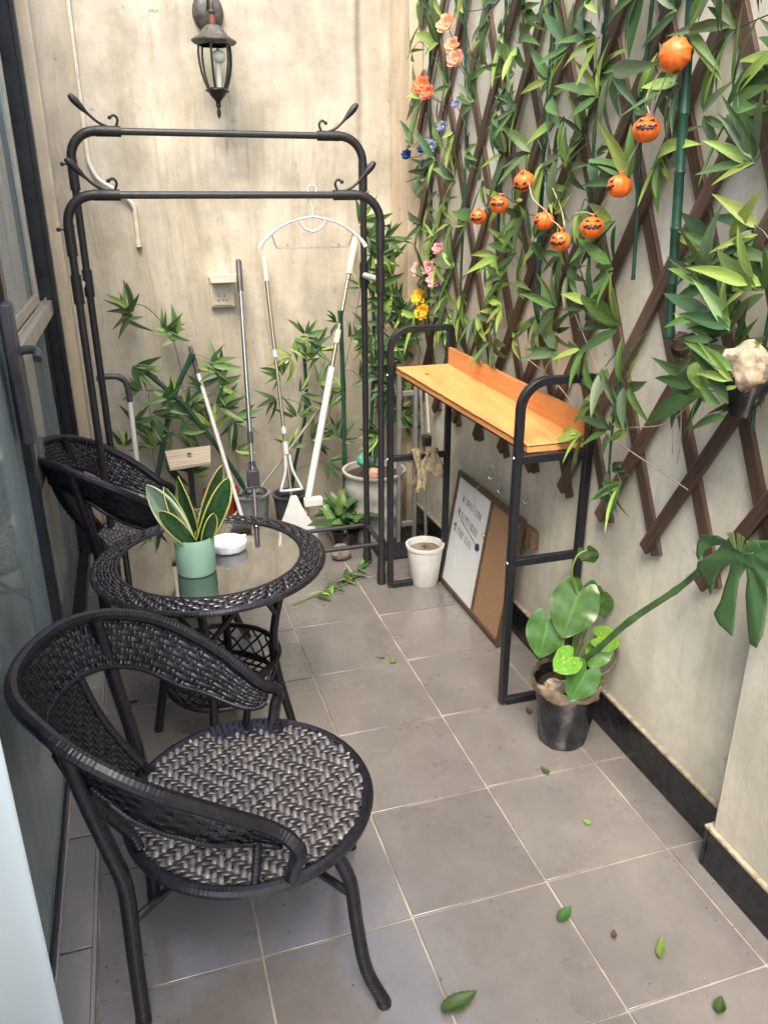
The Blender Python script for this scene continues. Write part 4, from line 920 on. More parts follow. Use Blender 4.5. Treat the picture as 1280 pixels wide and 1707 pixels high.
# faux bamboo on the trellis
IN = ((0, -1, 0), (0, 0, 1)); OUT = (-1, 0, 0)
stalks = [
 (.02, 1.05, 2.2, 'faux bamboo leaves crowding the lattice above the pale rock at the right edge'),
 (.30, 1.19, 2.2, 'thick bare faux bamboo pole ending at a dark knot on the lattice'),
 (.50, 1.30, 2.2, 'faux bamboo stem with leaves behind the two topmost pumpkins'),
 (.69, 1.18, 2.2, 'faux bamboo stem with leaves above the lowest pumpkins'),
 (.95, 1.05, 2.3, 'faux bamboo stem hung with leaves just behind the pumpkin cord join'),
 (1.235, 1.08, 2.3, 'faux bamboo stem with leaves behind the two leftmost pumpkins'),
 (1.53, 1.02, 2.35, 'faux bamboo stem with leaves in front of the peach flowers'),
 (1.86, .98, 2.35, 'faux bamboo stem with leaves next to the blue flowers at the corner column'),
 (.46, .78, 1.12, 'loose spray of faux bamboo leaves hanging by the near end of the shelf'),
]
SR = []
for i, (y, z0, z1, lab) in enumerate(stalks):
    t = thing('faux_bamboo', lab, 'artificial plant', (0, 0, 0), group='faux bamboo stems on the trellis'); SR.append(t)
    r = .0105 if i == 1 else (.0045 if i != 4 else .0075)
    if i == 8: r = .0035
    b = MB(); pts = []; rs = []; n = int((z1 - z0)/.11)
    for k in range(n+1):
        z = z0 + (z1 - z0)*k/n; yy = y + (z - z0)*(.10 if i == 1 else .04) + (.012*math.sin(z*7 + i) if i != 1 else 0)
        for dz, q in ((-.006, 1.0), (0, 1.22), (.006, 1.0)): pts.append((.388 - (.02 if i in (1, 8) else 0), yy, z + dz)); rs.append(r*q)
    b.tube(pts, rs, 9); b.build('stem', M_STALK, t)
b = MB(); b.ball((.375, .265, 1.175), (.02, .022, .026), 12, 8, lump=.25, seed=5); b.build('knot', simple('dark_knot', (.05, .03, .02), .9, nz=60, amt=.5, bmp=1), SR[1])
rd = random.Random(23)
regions = [ # y0, y1, z at y0 lo/hi, z at y1 lo/hi, count, wts
 (1.18, 2.02, 1.16, 2.22, 50), (.64, 1.18, 1.34, 2.12, 31), (.40, .66, 1.50, 2.02, 9), (.06, .42, 1.50, 1.92, 13), (.44, .60, 1.18, 1.46, 4),
 (-.02, .22, 1.08, 1.42, 13), (.34, .60, .80, 1.10, 9), (.62, 1.15, 1.06, 1.34, 12), (1.12, 1.98, .99, 1.20, 13)]
centers = []
for (y0, y1, z0, z1, n) in regions:
    for k in range(n):
        best = None
        for q in range(7):
            c = (rd.uniform(y0, y1), rd.uniform(z0, z1)); dd = min([math.hypot(c[0]-e[0], c[1]-e[1]) for e in centers] or [9])
            if best is None or dd > best[0]: best = (dd, c)
        if best[1][0] > 1.45 and best[1][1] > 1.85 and rd.random() < .55: continue
        if abs(best[1][0] - .325) < .05 and best[1][1] < 1.62: continue
        centers.append(best[1])
        y, z = best[1]; low = z < 1.12 and .3 < y < .62
        if low: ri = 8
        else: ri = min((0, 2, 3, 4, 5, 6, 7), key=lambda j: abs(stalks[j][0] - y))
        x = rd.uniform(.345, .395)
        # wiry branch from the stem to the fan of leaves
        sy = stalks[ri][0]; b = MB()
        if rd.random() < .6: b.tube(smooth_path([(.385, sy + (z-1)*.04, z + rd.uniform(-.02, .06)), ((.385+x)/2 - .01, (sy+y)/2, z + rd.uniform(.0, .05)), (x, y, z)], 3), .0013, 4); b.build('twig', M_STALK, SR[ri])
        spray(SR[ri], (x, y, z), rd.choice((5, 6, 6, 7, 8)), rd.uniform(.10, .135), IN, OUT, rd, span=rd.uniform(1.5, 2.6), spread=.013, wts=(('D', 3.6), ('M', 4.2), ('L', 3.0), ('G', 2.2)))

# thin vine strings and stray twigs
t = thing('vine_strings', 'thin dry twigs and strings tied across the lattice', 'twigs')
for p in ([(.395, .47, .93), (.39, .30, .985), (.39, .22, 1.06), (.392, .16, 1.13)], [(.40, .62, .90), (.395, .42, .88), (.398, .20, .855)], [(.39, .25, 1.17), (.392, .255, 1.05), (.395, .245, .96), (.40, .25, .90)],
          [(.39, .262, 1.15), (.388, .27, 1.02), (.392, .262, .92)], [(.395, 1.05, 1.02), (.38, .80, .98), (.39, .70, .93)], [(.395, .75, 1.18), (.385, .60, 1.06), (.39, .52, .98)]):
    b = MB(); b.tube(smooth_path(p, 6), .0017, 5); b.build('twig', M_CORD, t)

# ================================================================== PUMPKIN LIGHTS
pk = [((.322, .333, 1.742), .0335, 'back', 'topmost orange pumpkin light, showing its plain scalloped base'),
      ((.325, .407, 1.613), .0300, (-.55, -.75, .35), 'grinning pumpkin light second from the top, above a curved cord'),
      ((.325, .488, 1.502), .0290, (-.1, -.3, .1, 'L'), 'pumpkin light turned left, third from the top of the string'),
      ((.322, .584, 1.410), .0300, (-.45, -.75, .35), 'pumpkin light looking up right, rightmost of the lowest ones'),
      ((.322, .729, 1.373), .0290, (-.85, -.6, .1), 'squat grinning pumpkin light, lowest of the string'),
      ((.325, .834, 1.421), .0280, (-.3, -.3, 0, 'L'), 'small pumpkin light in profile at the left foot of the cord'),
      ((.325, .966, 1.523), .0300, (-.3, -.3, -.3, 'D'), 'pumpkin light with its face turned down, beside the dark stem'),
      ((.325, 1.123, 1.462), .0290, (-.7, -.8, .3), 'pumpkin light half behind leaves, second from the left'),
      ((.330, 1.284, 1.424), .0270, 'back', 'leftmost pumpkin light, mostly hidden by leaves')]
def pumpkin(c, r, face, label):
    t = thing('pumpkin_light', label, 'pumpkin light', c, group='string of orange pumpkin lights')
    fc = V((-.85, -.9, .15)).normalized(); tilt = V((0, 0, 1))
    if face == 'back': tilt = V((.35, .45, .8)).normalized() if r > .03 else tilt
    elif len(face) == 4:
        fc = V((-.9, .25, .12)).normalized() if face[3] == 'L' else V((-.75, -.65, -.62)).normalized()
    else: fc = V(face).normalized()
    az = math.atan2(fc.y, fc.x)
    if face == 'back': M = V((.72, .66, -.02)).to_track_quat('Z', 'Y').to_matrix() if r > .031 else Matrix.Rotation(az, 3, 'Z')
    else:
        el = math.asin(fc.z); M = Matrix.Rotation(az, 3, 'Z') @ Matrix.Rotation(-el, 3, 'Y')
    SQ = .86
    def surf(lat, lon, k=1.0):
        lobe = 1 - .09 * abs(math.sin(lon * 4.5)) ** .6 * (math.cos(lat) ** .5 if math.cos(lat) > 0 else 0)
        z = math.sin(lat) * SQ * r - (.10*r*max(0, math.sin(lat))**8); q = math.cos(lat) * r * lobe
        return M @ V((q*math.cos(lon)*k, q*math.sin(lon)*k, z*k))
    b = MB(); nu, nv = 54, 20; vs = []
    for i in range(nv+1):
        for j in range(nu): vs.append(surf(-math.pi/2 + math.pi*i/nv, 2*math.pi*j/nu))
    b.add(vs, [(i*nu+j, i*nu+(j+1)%nu, (i+1)*nu+(j+1)%nu, (i+1)*nu+j) for i in range(nv) for j in range(nu)]); body = b.build('body', M_ORANGE, t, world=False, sharp=180)
    b = MB(); b.tube([M @ V((0,0,SQ*r*.86)), M @ V((.002, 0, SQ*r*1.12)), M @ V((.004, 0, SQ*r*1.28))], [.0055, .004, .0035], 8); b.build('stalk', M_ORANGE, t, world=False)
    shapes = [[(-.52,.50),(-.12,.22),(-.55,.16)], [(.52,.50),(.12,.22),(.55,.16)], [(-.07,.12),(.07,.12),(0,.24)],
              [(-.78,-.02),(-.52,-.14),(-.40,-.02),(-.22,-.18),(-.08,-.08),(.10,-.20),(.22,-.07),(.42,-.16),(.52,-.02),(.78,.02),(.60,-.30),(.40,-.46),(.28,-.36),(.12,-.52),(-.05,-.40),(-.22,-.52),(-.34,-.38),(-.55,-.38)]]
    b = MB()
    for sh_ in shapes:
        pts = []; n = len(sh_)
        for i in range(n):
            a, c2 = sh_[i], sh_[(i+1) % n]
            for q in range(3): pts.append((a[0] + (c2[0]-a[0])*q/3, a[1] + (c2[1]-a[1])*q/3))
        tri = tessellate_polygon([[V((x, y, 0)) for x, y in pts]])
        bm = bmesh.new(); vv = [bm.verts.new((x, y, 0)) for x, y in pts]
        for f in tri:
            try: bm.faces.new([vv[k] for k in f])
            except Exception: pass
        bmesh.ops.subdivide_edges(bm, edges=bm.edges[:], cuts=1, use_grid_fill=True)
        bm.verts.index_update(); vs = [tuple(surf(v.co.y*1.05, v.co.x*1.15, 1.035)) for v in bm.verts]; fs = [tuple(v.index for v in f.verts) for f in bm.faces]; bm.free(); b.add(vs, fs)
    if not (face == 'back' and r > .031): b.build('face', M_FACE, t, world=False, sharp=180)
    return t
for a in pk: pumpkin(*a)
t = thing('light_cord', 'pale thin cord stringing the pumpkin lights together', 'cord')
tops = [V(p[0]) + V((0, 0, p[1]*1.0)) for p in pk]
for a, c, s in zip(tops, tops[1:], (.04, .03, .02, -.02, .0, .02, .02, .02)):
    m = a.lerp(c, .5) + V((-.006, 0, -s if s > 0 else -s)); b = MB(); b.tube(smooth_path([a, a.lerp(c, .25) + V((0,0,-s*.7)), m, a.lerp(c, .75) + V((0,0,-s*.7)), c], 5), .0016, 5); b.build('wire', M_CORD, t)
b = MB(); b.tube(smooth_path([(.33, .729, 1.405), (.345, .78, 1.45), (.35, .85, 1.51), (.355, .90, 1.57), (.36, .905, 1.62)], 5), .0016, 5); b.build('wire', M_CORD, t)
b = MB(); b.tube(smooth_path([(.33, .407, 1.64), (.34, .44, 1.68), (.35, .41, 1.73), (.345, .35, 1.765)], 5), .0018, 5); b.build('wire', M_CORD, t)

# ================================================================== FLOWERS
def flower(c, r, mat, n, label, stem_to, layers=2, cup=.5, grp=None, cat='artificial flower'):
    t = thing('artificial_flower', label, cat, c, group=grp); rd = random.Random(int(c[1]*1000)); ax = V((-.6, -.6, .35)).normalized()
    M0 = ax.to_track_quat('Z', 'Y').to_matrix()
    for ly in range(layers):
        for k in range(n):
            a = 2*math.pi*(k + .5*ly)/n + rd.uniform(-.15, .15); q = r*(1 - .28*ly)
            def fn(u, v):
                s = (u-.5)*2; w = q*.42*math.sin(math.pi*min(1, v*.78 + .10)); x = v*q; return M0 @ (Matrix.Rotation(a, 3, 'Z') @ V((x, s*w, q*cup*(v**1.5)*(1+ly*.6) + abs(s)*w*.3 + .003*math.sin(v*9+k))))
            b = MB(); b.grid(fn, 4, 5); b.build('petal', mat, t, world=False, sharp=180)
    b = MB(); b.ball(M0 @ V((0, 0, .004)), r*.17, 8, 6, lump=.2); b.build('centre', M_BRASS if mat is not MP_BL else M_BLUE, t, world=False)
    b = MB(); e = V(stem_to) - V(c); b.tube(smooth_path([-ax*.004, -ax*.02 + e*.3, e], 4), .0016, 5); b.build('stem', M_TWIG, t, world=False)
    return t
F = [((.345, 1.872, 1.865), .036, MP_OR, 7, 'coral orange flower sticking out in front of the corner column', (.38, 1.72, 1.79)),
     ((.350, 1.820, 1.835), .030, MP_OR, 7, 'deeper orange flower just below and right of the coral one', (.38, 1.72, 1.79)),
     ((.350, 1.647, 2.020), .036, MP_PE, 6, 'peach flower highest on the lattice', (.38, 1.52, 1.84)),
     ((.350, 1.590, 1.950), .028, MP_PE, 6, 'small peach flower just under the highest one', (.38, 1.52, 1.84)),
     ((.350, 1.560, 1.905), .032, MP_PE, 6, 'lowest peach flower of the three on one stalk', (.38, 1.52, 1.84)),
     ((.345, 2.020, 1.636), .022, MP_BL, 8, 'navy blue flower hanging out farthest left before the column', (.38, 1.80, 1.66)),
     ((.350, 1.850, 1.650), .022, MP_BL, 8, 'navy blue flower between the far left one and the lavender one', (.38, 1.76, 1.60)),
     ((.350, 1.780, 1.655), .026, MP_LV, 8, 'lavender flower in the middle of the blue cluster', (.38, 1.70, 1.60)),
     ((.350, 1.820, 1.595), .020, MP_BL, 8, 'navy blue flower lowest in the blue cluster', (.38, 1.74, 1.55)),
     ((.355, 1.680, 1.715), .020, MP_LV, 7, 'grey lavender flower upper right of the blue cluster', (.38, 1.62, 1.64)),
     ((.355, 1.560, 1.775), .016, MP_LV, 7, 'tiny pale lavender flower by the brown slat', (.38, 1.52, 1.70)),
     ((.350, 1.683, 1.305), .024, MP_PI, 6, 'single pink flower above the pink cluster', (.38, 1.62, 1.25)),
     ((.345, 1.870, 1.216), .034, MP_PI, 6, 'pale pink flower left in the pink cluster', (.38, 1.78, 1.15)),
     ((.350, 1.780, 1.228), .030, MP_PI, 6, 'pale pink flower in the middle of the pink cluster', (.38, 1.74, 1.15)),
     ((.350, 1.710, 1.190), .034, MP_PI, 6, 'mauve pink flower right in the pink cluster', (.38, 1.68, 1.12)),
     ((.345, 1.862, 1.110), .034, MP_YE, 8, 'upper yellow flower above the far shelf arch', (.38, 1.80, 1.00)),
     ((.345, 1.818, 1.055), .034, MP_YE, 8, 'lower yellow flower above the far shelf arch', (.38, 1.80, 1.00))]
for c, r, mt, n, lab, st in F: flower(c, r, mt, n, lab, st, cup=.5 if mt is not MP_BL else 1.1, grp='artificial flowers at the far end of the trellis')

# ================================================================== FAUX BAMBOO BY THE BACK WALL
CL_L = [(-.765,2.3,1.046),(-.809,2.3,1.024),(-.653,2.3,.96),(-.591,2.3,.939),(-.469,2.3,.816),(-.421,2.3,.774),(-.771,2.3,.717),(-.74,2.3,.609),(-.649,2.3,.677),(-.592,2.3,.597),(-.695,2.3,.654),(-.505,2.3,.699),(-.446,2.3,.722),(-.748,2.3,.459),(-.791,2.3,.822),(-.493,2.3,.528),(-.555,2.3,.433),(-.389,2.3,.553),(-.389,2.3,.406),(-.874,2.3,.471),(-.626,2.3,.517),(-.562,2.3,.649)]
CL_M = [(-.096,2.28,.904),(-.04,2.28,.813),(.024,2.28,.831),(-.158,2.28,.747),(-.08,2.28,.659),(.006,2.28,.695),(.045,2.28,.58),(-.191,2.28,.64),(-.098,2.28,.548),(-.032,2.28,.428),(.084,2.28,.461),(-.147,2.28,.409),(.037,2.28,.317),(-.042,2.28,.915),(-.11,2.28,.82),(0.0,2.28,.86)]
CL_B = [(.124,2.25,.659),(.157,2.25,.891),(.206,2.25,1.119),(.098,2.25,.974),(.19,2.25,.72),(.10,2.25,.43)]
CL_R = [(.195,2.1,1.335),(.241,2.1,1.251),(.208,2.1,1.13),(.294,2.1,1.078),(.267,2.1,.978),(.327,2.1,.871),(.345,2.1,.974),(.217,2.1,.929),(.272,2.1,.768),(.346,2.1,.709),(.35,2.06,.813),(.294,2.1,.603),(.35,2.08,.568),(.237,2.1,.482),(.36,2.05,.918),(.268,2.1,1.322),(.307,2.1,1.176),(.35,2.08,1.04),(.36,2.06,.66),(.31,2.1,.53),(.20,2.1,.80),(.25,2.1,.88),(.30,2.1,.72),(.35,2.06,.75)]
IB = ((1, 0, 0), (0, 0, 1)); OB = (0, -1, 0)
def bplant(label, stems, cl, seed, L=.115, r=.0085, wts=(('D', 7), ('M', 2.6), ('L', 1.3))):
    rd = random.Random(seed); t = thing('faux_bamboo', label, 'artificial plant', (0, 0, 0), group='faux bamboo along the back wall')
    for i, (st, rr) in enumerate(stems): b = MB(); P = smooth_path(st, 5); b.tube(P, [rr*(1.18 if k % 5 == 0 else 1) for k in range(len(P))], 8); b.build('stem', M_STALK if rr > .003 else M_TWIG, t)
    for c in cl:
        if rd.random() < .5:
            near = min((V(p) for st, _ in stems for p in st), key=lambda p: (p - V(c)).length); b = MB(); b.tube(smooth_path([near, near.lerp(V(c), .5) + V((0, -.02, .02)), c], 3), .0013, 4); b.build('twig', M_TWIG, t)
        spray(t, c, rd.choice((5, 6, 7, 8)), L*rd.uniform(.8, 1.1), IB, OB, rd, span=rd.uniform(1.5, 2.6), th0=rd.uniform(-.7, math.pi + .7), wts=wts, outk=(.05, .6), spread=.012)
    return t
bplant('faux bamboo with crossed cut stems in the left corner by the cane', [([(-.86,2.31,0),(-.798,2.3,.12),(-.654,2.3,.629),(-.538,2.31,.859)], .0115), ([(-.30,2.29,0),(-.38,2.28,.271),(-.568,2.28,.6),(-.637,2.29,.686),(-.739,2.3,.792)], .0105), ([(-.595,2.3,.70),(-.60,2.3,.84),(-.633,2.3,.966),(-.719,2.3,1.069),(-.804,2.31,1.067)], .0018), ([(-.74,2.3,.70),(-.75,2.31,.45),(-.745,2.31,.28)], .0015)], CL_L + [(-.70,2.3,.38),(-.60,2.3,.32),(-.82,2.3,.58),(-.45,2.3,.62)], 5)
bplant('bushy dark faux bamboo between the middle and the right mop', [([(-.15,2.31,0),(-.12,2.3,.282),(-.05,2.3,.582),(-.051,2.3,.912)], .008)], CL_M, 6, .105)
bplant('sparse faux bamboo with one thick green pole right of the slanted mop', [([(.114,2.24,.0),(.113,2.24,.305),(.115,2.24,.677),(.111,2.25,1.023)], .0105), ([(.02,2.27,.475),(.127,2.27,.748),(.202,2.27,1.065),(.22,2.28,1.167)], .0016)], CL_B, 7, .09)
bplant('tall dense faux bamboo filling the far right corner in the ribbed planter', [([(.192,2.1,.31),(.225,2.12,.824),(.22,2.12,1.323)], .008), ([(.20,2.08,.31),(.30,2.1,.711),(.35,2.1,1.075)], .009), ([(.22,2.12,.31),(.26,2.15,.9),(.25,2.15,1.38)], .003)], CL_R + [(x-.02, 2.16, z+.05) for x, _, z in CL_R[::2]], 8, .12)

# leafy green plant on the floor
def oval_leaf(name, mat, width, droop, seed=0):
    def fn(u, v):
        s = (u-.5)*2; w = width*math.sin(math.pi*min(1, v**.8))**.9; return (s*w, v, abs(s)*w*.35 - droop*v*v + .02*math.sin(v*12)*abs(s))
    b = MB(); b.grid(fn, 6, 9); return b.mesh(name, mat, sharp=180)
OV = [oval_leaf('oval_leaf', m, .17, d) for m in (ML_D, ML_M) for d in (.15, .4)]
t = pot('leafy_pot', 'low black pot full of broad glossy leaves on the floor before the ribbed planter', (.055, 2.02), .05, .065, .07, M_NPOT); t.name = 'leafy_potted_plant'; t['category'] = 'plant'
rd = random.Random(31)
for k in range(90):
    a = rd.uniform(0, 2*math.pi); el = rd.uniform(.15, 1.3); d = V((math.cos(a)*math.cos(el), math.sin(a)*math.cos(el), math.sin(el))); o0 = V((.055 + rd.uniform(-.05,.05), 2.02 + rd.uniform(-.04,.04), .07 + rd.uniform(0,.06)))
    inst('leaf', rd.choice(OV), t, frame(o0, d, V((0,0,1)) + V((rd.uniform(-.3,.3), -.4, 0)), rd.uniform(.11, .17)))

# sprig on the floor
t = thing('fallen_sprig', 'faux bamboo sprig lying on the tiles behind the table', 'twig'); rd = random.Random(3)
b = MB(); b.tube(smooth_path([(-.30, 1.50, .004), (-.15, 1.555, .012), (-.02, 1.63, .010), (.04, 1.74, .006)], 5), .0022, 6); b.build('stem', M_TWIG, t)
for k in range(26):
    p = V((-.20 + .0098*k + rd.uniform(-.01,.01), 1.53 + .0085*k, .012)); a = rd.uniform(-2.8, 1.2); inst('leaf', rd.choice(BL[wsel(rd, (('D',4),('M',2),('L',2)))]), t, frame(p, (math.cos(a), math.sin(a), rd.uniform(-.02,.25)), (rd.uniform(-.3,.3), rd.uniform(-.3,.3), 1), rd.uniform(.07, .10)))

# ================================================================== ROCK POT ON THE TRELLIS
t = thing('trellis_rock_pot', 'pale speckled rock in a torn black pot wedged in the lattice', 'plant pot')
b = MB()
def rockf(mb, c, r, seed, lump):
    bm = bmesh.new(); bmesh.ops.create_icosphere(bm, subdivisions=4, radius=1); from mathutils import noise as nz
    for v in bm.verts:
        d = 1 + lump*nz.noise(v.co*1.3 + V((seed, 0, 0))) + lump*.45*nz.noise(v.co*4 + V((0, seed, 0))) + lump*.25*nz.noise(v.co*11); v.co = V((v.co.x*r[0]*d, v.co.y*r[1]*d, v.co.z*r[2]*d))
    bm.verts.index_update(); mb.add([V(c) + v.co for v in bm.verts], [tuple(q.index for q in f.verts) for f in bm.faces]); bm.free()
rockf(b, (.335, .008, 1.178), (.040, .050, .045), 3, .28); b.build('rock', M_ROCK, t, sharp=60)
b = MB(); b.lathe([(.001, -.075), (.018, -.072), (.034, -.035), (.054, .012), (.056, .010), (.050, -.002)], c=(.345, .018, 1.150), n=18, wob=lambda a, i: 1 + .08*math.sin(a*3) + .05*math.sin(a*7 + i)); b.build('pot', M_NPOT, t)
rd = random.Random(41)
t2 = SR[0]
for (y, z, th, n) in ((.03, 1.245, 2.9, 6), (.06, 1.215, 3.3, 5), (-.01, 1.16, 2.9, 4), (.09, 1.115, 3.9, 3), (.0, 1.09, 2.8, 3), (.08, 1.27, 3.0, 5), (-.01, 1.32, 3.1, 5)):
    # in-plane axis here is +y (away from camera = left in view)
    spray(t2, (.30, y, z), n, .125, ((0, -1, 0), (0, 0, 1)), OUT, rd, th0=th, span=1.0, wts=(('D', 3), ('M', 2), ('L', 3)), outk=(.05, .3))

# ================================================================== POTTED CLIMBER AND BIG SPLIT LEAF
pp = thing('black_nursery_pot', 'crumpled black plastic pot with dust-coated rim standing by the right wall', 'plant pot', (.298, .462, 0))
wob = lambda a, i: 1 + (.03*math.sin(a*3 + i*.7) + .02*math.sin(a*8 + i*1.9)) * min(1, i/3)
wob = lambda a, i: 1 + (.035*math.sin(a*3 + i*.9) + .028*math.sin(a*9 + i*2.3) + .018*math.sin(a*17 + i*3.1)) * min(1, i/3)
b = MB(); b.lathe([(.001, 0), (.066, 0), (.070, .006), (.073, .04), (.077, .08), (.081, .12), (.085, .155), (.088, .175), (.092, .195), (.088, .205), (.083, .195), (.078, .17)], n=64, wob=wob); b.build('body', M_NPOT, pp, world=False, sharp=60)
b = MB(); b.lathe([(.087, .168), (.094, .174), (.099, .182), (.101, .194), (.100, .206), (.096, .212), (.092, .202), (.088, .188)], n=72, wob=lambda a, i: 1 + .045*math.sin(a*5 + i) + .03*math.sin(a*13 + i*2)); b.build('rolled_film', M_WRAP, pp, world=False, sharp=50)
b = MB(); b.lathe([(.001, .180), (.080, .176)], n=24); b.build('soil', M_SOIL, pp, world=False)
b = MB(); rockf(b, (-.048, -.020, .196), (.036, .026, .022), 9, .4); b.build('rock', M_ROCK, pp, world=False, sharp=60)
pl2 = thing('pothos_plant', 'pothos with heart-shaped green and yellow-marbled leaves growing in the black pot', 'plant', (.298, .462, .18))
def heart(mat):
    def fn(u, v):
        s = (u-.5)*2; w = .50*math.sin(math.pi*min(1, (v*.82 + .18)**.92))**.85; y = v - .27*math.sin(math.pi*abs(s)*.70)*(1-v)**2.2 ; z = abs(s)*w*.14 - .14*v*v + .03*math.sin(v*14)*abs(s)
        return (s*w, y, z)
    b = MB(); b.grid(fn, 12, 16); return b.mesh('heart_leaf', mat, sharp=180)
HP, HV = heart(ML_P), heart(ML_PV)
def hl(p, tip, up, mesh, base=(.30, .455, .19)):
    p = V(p); tip = V(tip); d = tip - p; inst('leaf', mesh, pl2, frame(p, d, up, d.length)); b = MB()
    b.tube(smooth_path([V(base), V(base).lerp(p, .6) + V((0, 0, .03)), p], 5), .0026, 6); b.build('petiole', simple_petiole, pl2)
simple_petiole = simple('petiole_green', (.10, .16, .035), .4, nz=20)
hl((.300, .45, .482), (.238, .41, .372), (-.45, -.85, .45), HP)
hl((.226, .47, .398), (.190, .44, .300), (-.5, -.8, .3), HP)
hl((.352, .49, .430), (.318, .47, .352), (-.3, -.85, .3), HP)
hl((.255, .38, .330), (.185, .345, .325), (-.2, -.75, .65), HV)
hl((.290, .36, .292), (.240, .34, .215), (-.25, -.9, .3), HP)
hl((.345, .50, .470), (.335, .50, .375), (-.4, -.8, .1), HP)
hl((.385, .51, .445), (.385, .50, .380), (-.5, -.8, .3), HP)
hl((.410, .50, .415), (.470, .47, .380), (-.3, -.8, .6), HP) if False else None
hl((.355, .42, .350), (.422, .40, .330), (-.2, -.75, .65), HV)
hl((.375, .43, .320), (.335, .40, .262), (-.3, -.85, .35), HV)
hl((.405, .50, .425), (.418, .49, .36), (-.5, -.75, .3), HP)
b = MB(); b.tube(smooth_path([(.33, .45, .31), (.315, .45, .42), (.285, .45, .505), (.272, .45, .555), (.285, .45, .595), (.312, .45, .608)], 6), .0030, 7); b.build('tendril', simple_petiole, pl2)
inst('leaf', HP, pl2, frame((.310, .45, .608), (.03, 0, -.05), (-.6, -.5, .3), .055))
b = MB(); b.tube(smooth_path([(.330, .42, .225), (.385, .41, .235), (.422, .42, .262), (.425, .43, .300), (.410, .43, .318)], 5), .0052, 8); b.build('curled_stem', M_TWIG, pl2)
mo = thing('split_leaf_climber', 'thick green stem climbing from the black pot to a big split leaf', 'plant', (.30, .45, .18))
b = MB(); P = smooth_path([(.300, .455, .19), (.318, .43, .27), (.330, .375, .345), (.340, .27, .485), (.372, .16, .62), (.372, .09, .705), (.345, .0, .79), (.328, -.075, .825)], 6); b.tube(P, [.0095 - .003*(i/len(P)) + (.0015 if i % 6 == 0 else 0) for i in range(len(P))], 10); b.build('stem', simple('climber_stem', (.055, .12, .035), .4, nz=20, amt=.35), mo)
PX = [(.360,-.030,.812)]
MON = [(-0.067, 0.836), (0.002, 0.832), (0.06, 0.809), (0.071, 0.785), (0.06, 0.762), (0.045, 0.756), (0.038, 0.778), (0.02, 0.8), (-0.008, 0.814), (0.001, 0.797), (0.048, 0.751), (0.049, 0.738), (0.04, 0.724), (0.021, 0.704), (0.007, 0.69), (0.0, 0.711), (-0.005, 0.737), (-0.019, 0.765), (-0.046, 0.788), (-0.042, 0.752), (-0.037, 0.702), (-0.03, 0.684), (-0.02, 0.661), (-0.036, 0.644), (-0.068, 0.631), (-0.071, 0.649), (-0.073, 0.707), (-0.076, 0.769), (-0.089, 0.801), (-0.099, 0.779), (-0.098, 0.746), (-0.114, 0.687), (-0.125, 0.648), (-0.147, 0.651), (-0.156, 0.683), (-0.15, 0.746), (-0.15, 0.81), (-0.162, 0.835), (-0.189, 0.798), (-0.228, 0.748), (-0.248, 0.753), (-0.232, 0.8), (-0.197, 0.844), (-0.226, 0.84), (-0.263, 0.816), (-0.273, 0.839), (-0.244, 0.877), (-0.194, 0.885), (-0.137, 0.879), (-0.097, 0.862)]
bm = bmesh.new(); vv = [bm.verts.new((0, y, z)) for y, z in MON]; tri = tessellate_polygon([[V((y, z, 0)) for y, z in MON]])
for f in tri:
    try: bm.faces.new([vv[k] for k in f])
    except Exception: pass
for q in range(3): bmesh.ops.subdivide_edges(bm, edges=[e for e in bm.edges if e.calc_length() > .012], cuts=1); bmesh.ops.triangulate(bm, faces=bm.faces[:])
bmesh.ops.recalc_face_normals(bm, faces=bm.faces[:]); hub = V((0, -.085, .825)); bm.verts.index_update(); b = MB()
for i, v in enumerate(bm.verts):
    dd = (v.co - hub); L_ = dd.length; ang = math.atan2(dd.y, dd.z); b.uv[i] = (.5 + .47*math.sin(ang*9)*.6, min(1, L_*4))
    v.co.x = .322 + .35*L_*L_ - .006*math.cos(ang*9) * min(1, L_*6)
vs = [tuple(v.co) for v in bm.verts]; fs = [tuple(x.index for x in f.verts) for f in bm.faces]; bm.free(); b.add(vs, fs); b.build('split_leaf', ML_MON, mo, solid=.0012, sharp=180)
b = MB(); rdm = random.Random(6)
for k in range(16):
    a = rdm.uniform(-1.2, 1.2); b.tube([(.320, -.065 + .02*math.sin(a), .828), (.314, -.065 + .045*math.sin(a) , .828 + .035*math.cos(a))], .0016, 4)
b.build('leaf_sheath', simple_petiole, mo)

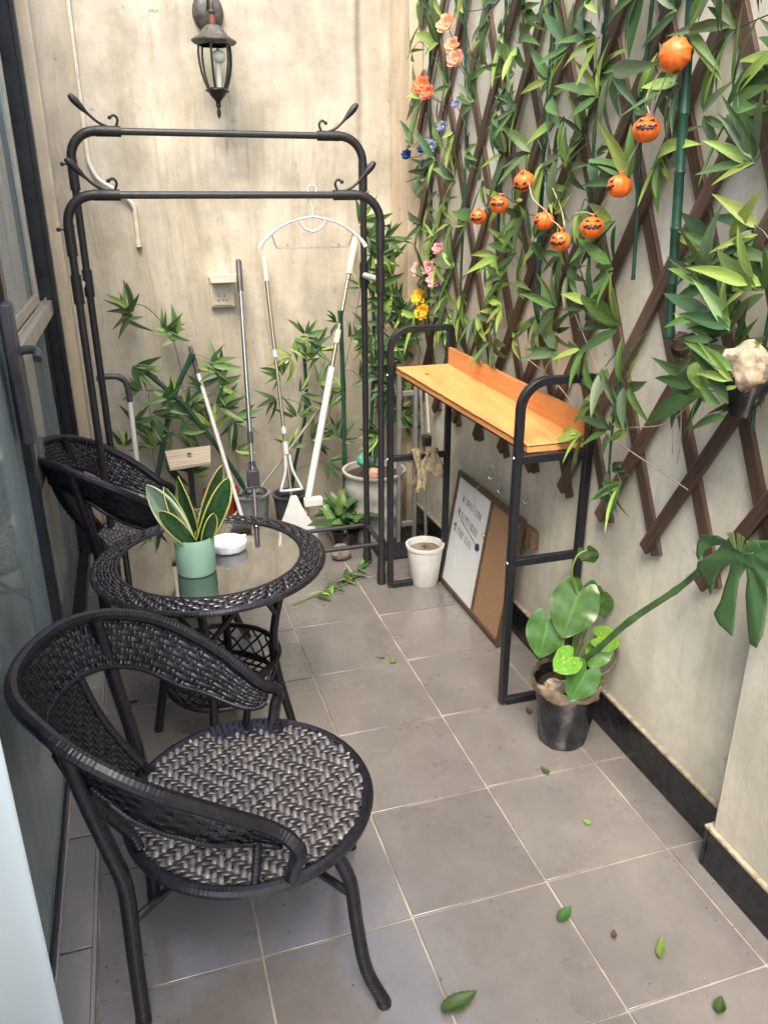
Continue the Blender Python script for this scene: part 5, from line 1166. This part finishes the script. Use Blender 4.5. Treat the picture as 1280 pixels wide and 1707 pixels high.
# ================================================================== FALLEN LEAVES
def fallen(name, label, x, y, L, ang, mat, w=.22, curl=.42, cat='leaf'):
    def fn(u, v):
        s = (u-.5)*2; ww = w*math.sin(math.pi*min(1, v**.75))**.8*(1 + .08*math.sin(v*40)); return (s*ww, v - .5, abs(s)*ww*curl + (.10 + .9*curl)*(v-.5)**2 + .10*s*ww*math.sin(v*7) + .012)
    b = MB(); b.grid(fn, 6, 16); o = b.build('fallen_leaf', mat, None, sharp=180, solid=.008); o.location = (x, y, .0008); o.scale = (L, L, L); o.rotation_euler = (0, 0, R(ang)); return tag(o, label, cat, 'fallen leaves on the tiles')
fallen('l', 'large dark green fallen leaf at the bottom middle of the floor', -.31, -.218, .085, -78, ML_FL)
fallen('l', 'dark green fallen leaf lying on a grout joint', -.008, -.097, .052, -58, ML_FL, .26)
fallen('l', 'bright yellow-green fallen leaf in the lower right tile', .142, -.233, .056, -40, ML_FLB, .17)
fallen('l', 'small upright dark leaf on a grout line left of the black pot', .178, .34, .036, 8, ML_FL, .24)
fallen('l', 'tiny round yellow leaf beside a rusty spot on the tile', .186, .134, .020, 30, ML_FLB, .45)
fallen('l', 'small curled brown leaf scrap between two green leaves', .067, -.174, .024, -30, simple('brown_leaf', (.07, .045, .03), .8), .25, .9)
fallen('l', 'crumpled mossy leaf scrap at the bottom right', .173, -.378, .042, -45, ML_FL, .28, .8)
fallen('l', 'small yellow-green leaf on the far tiles in front of the pots', -.05, .999, .034, -20, ML_FLB, .3)
fallen('l', 'thin dark leaf scrap beside the small yellow-green leaf', -.085, 1.03, .034, 60, ML_FL, .12, .8)
fallen('l', 'brown leaf scrap at the foot of the near shelf frame', .262, .602, .030, -5, simple('brown_leaf_b', (.09, .055, .03), .8), .3, .6)
fallen('l', 'dark scrap on the shaded floor behind the nearest chair', -.905, 1.02, .03, 70, simple('dark_scrap', (.03, .028, .025), .8), .3, .5)
b = MB(); rd = random.Random(77)
for k in range(330):
    x = rd.uniform(-.97, .36); y = rd.uniform(-.55, 2.2) if rd.random() < .5 else rd.uniform(-.6, .1); s = rd.uniform(.0008, .0028)
    q = rd.random()
    if q < .25: x = rd.uniform(-.98, -.86)
    elif q < .45: x = rd.uniform(.30, .43) if y > 0 else rd.uniform(.30, .37)
    elif q < .65: y = rd.uniform(1.5, 2.3)
    b.ball((x, y, s*.4), (s, s*rd.uniform(.5, 1.4), s*.5), 5, 3, lump=.2, seed=k)
o = b.build('grit', simple('grit', (.10, .085, .07), .9, nz=90, amt=.8)); o['kind'] = 'stuff'; tag(o, 'specks of dirt and grit scattered over the tiles', 'grit')
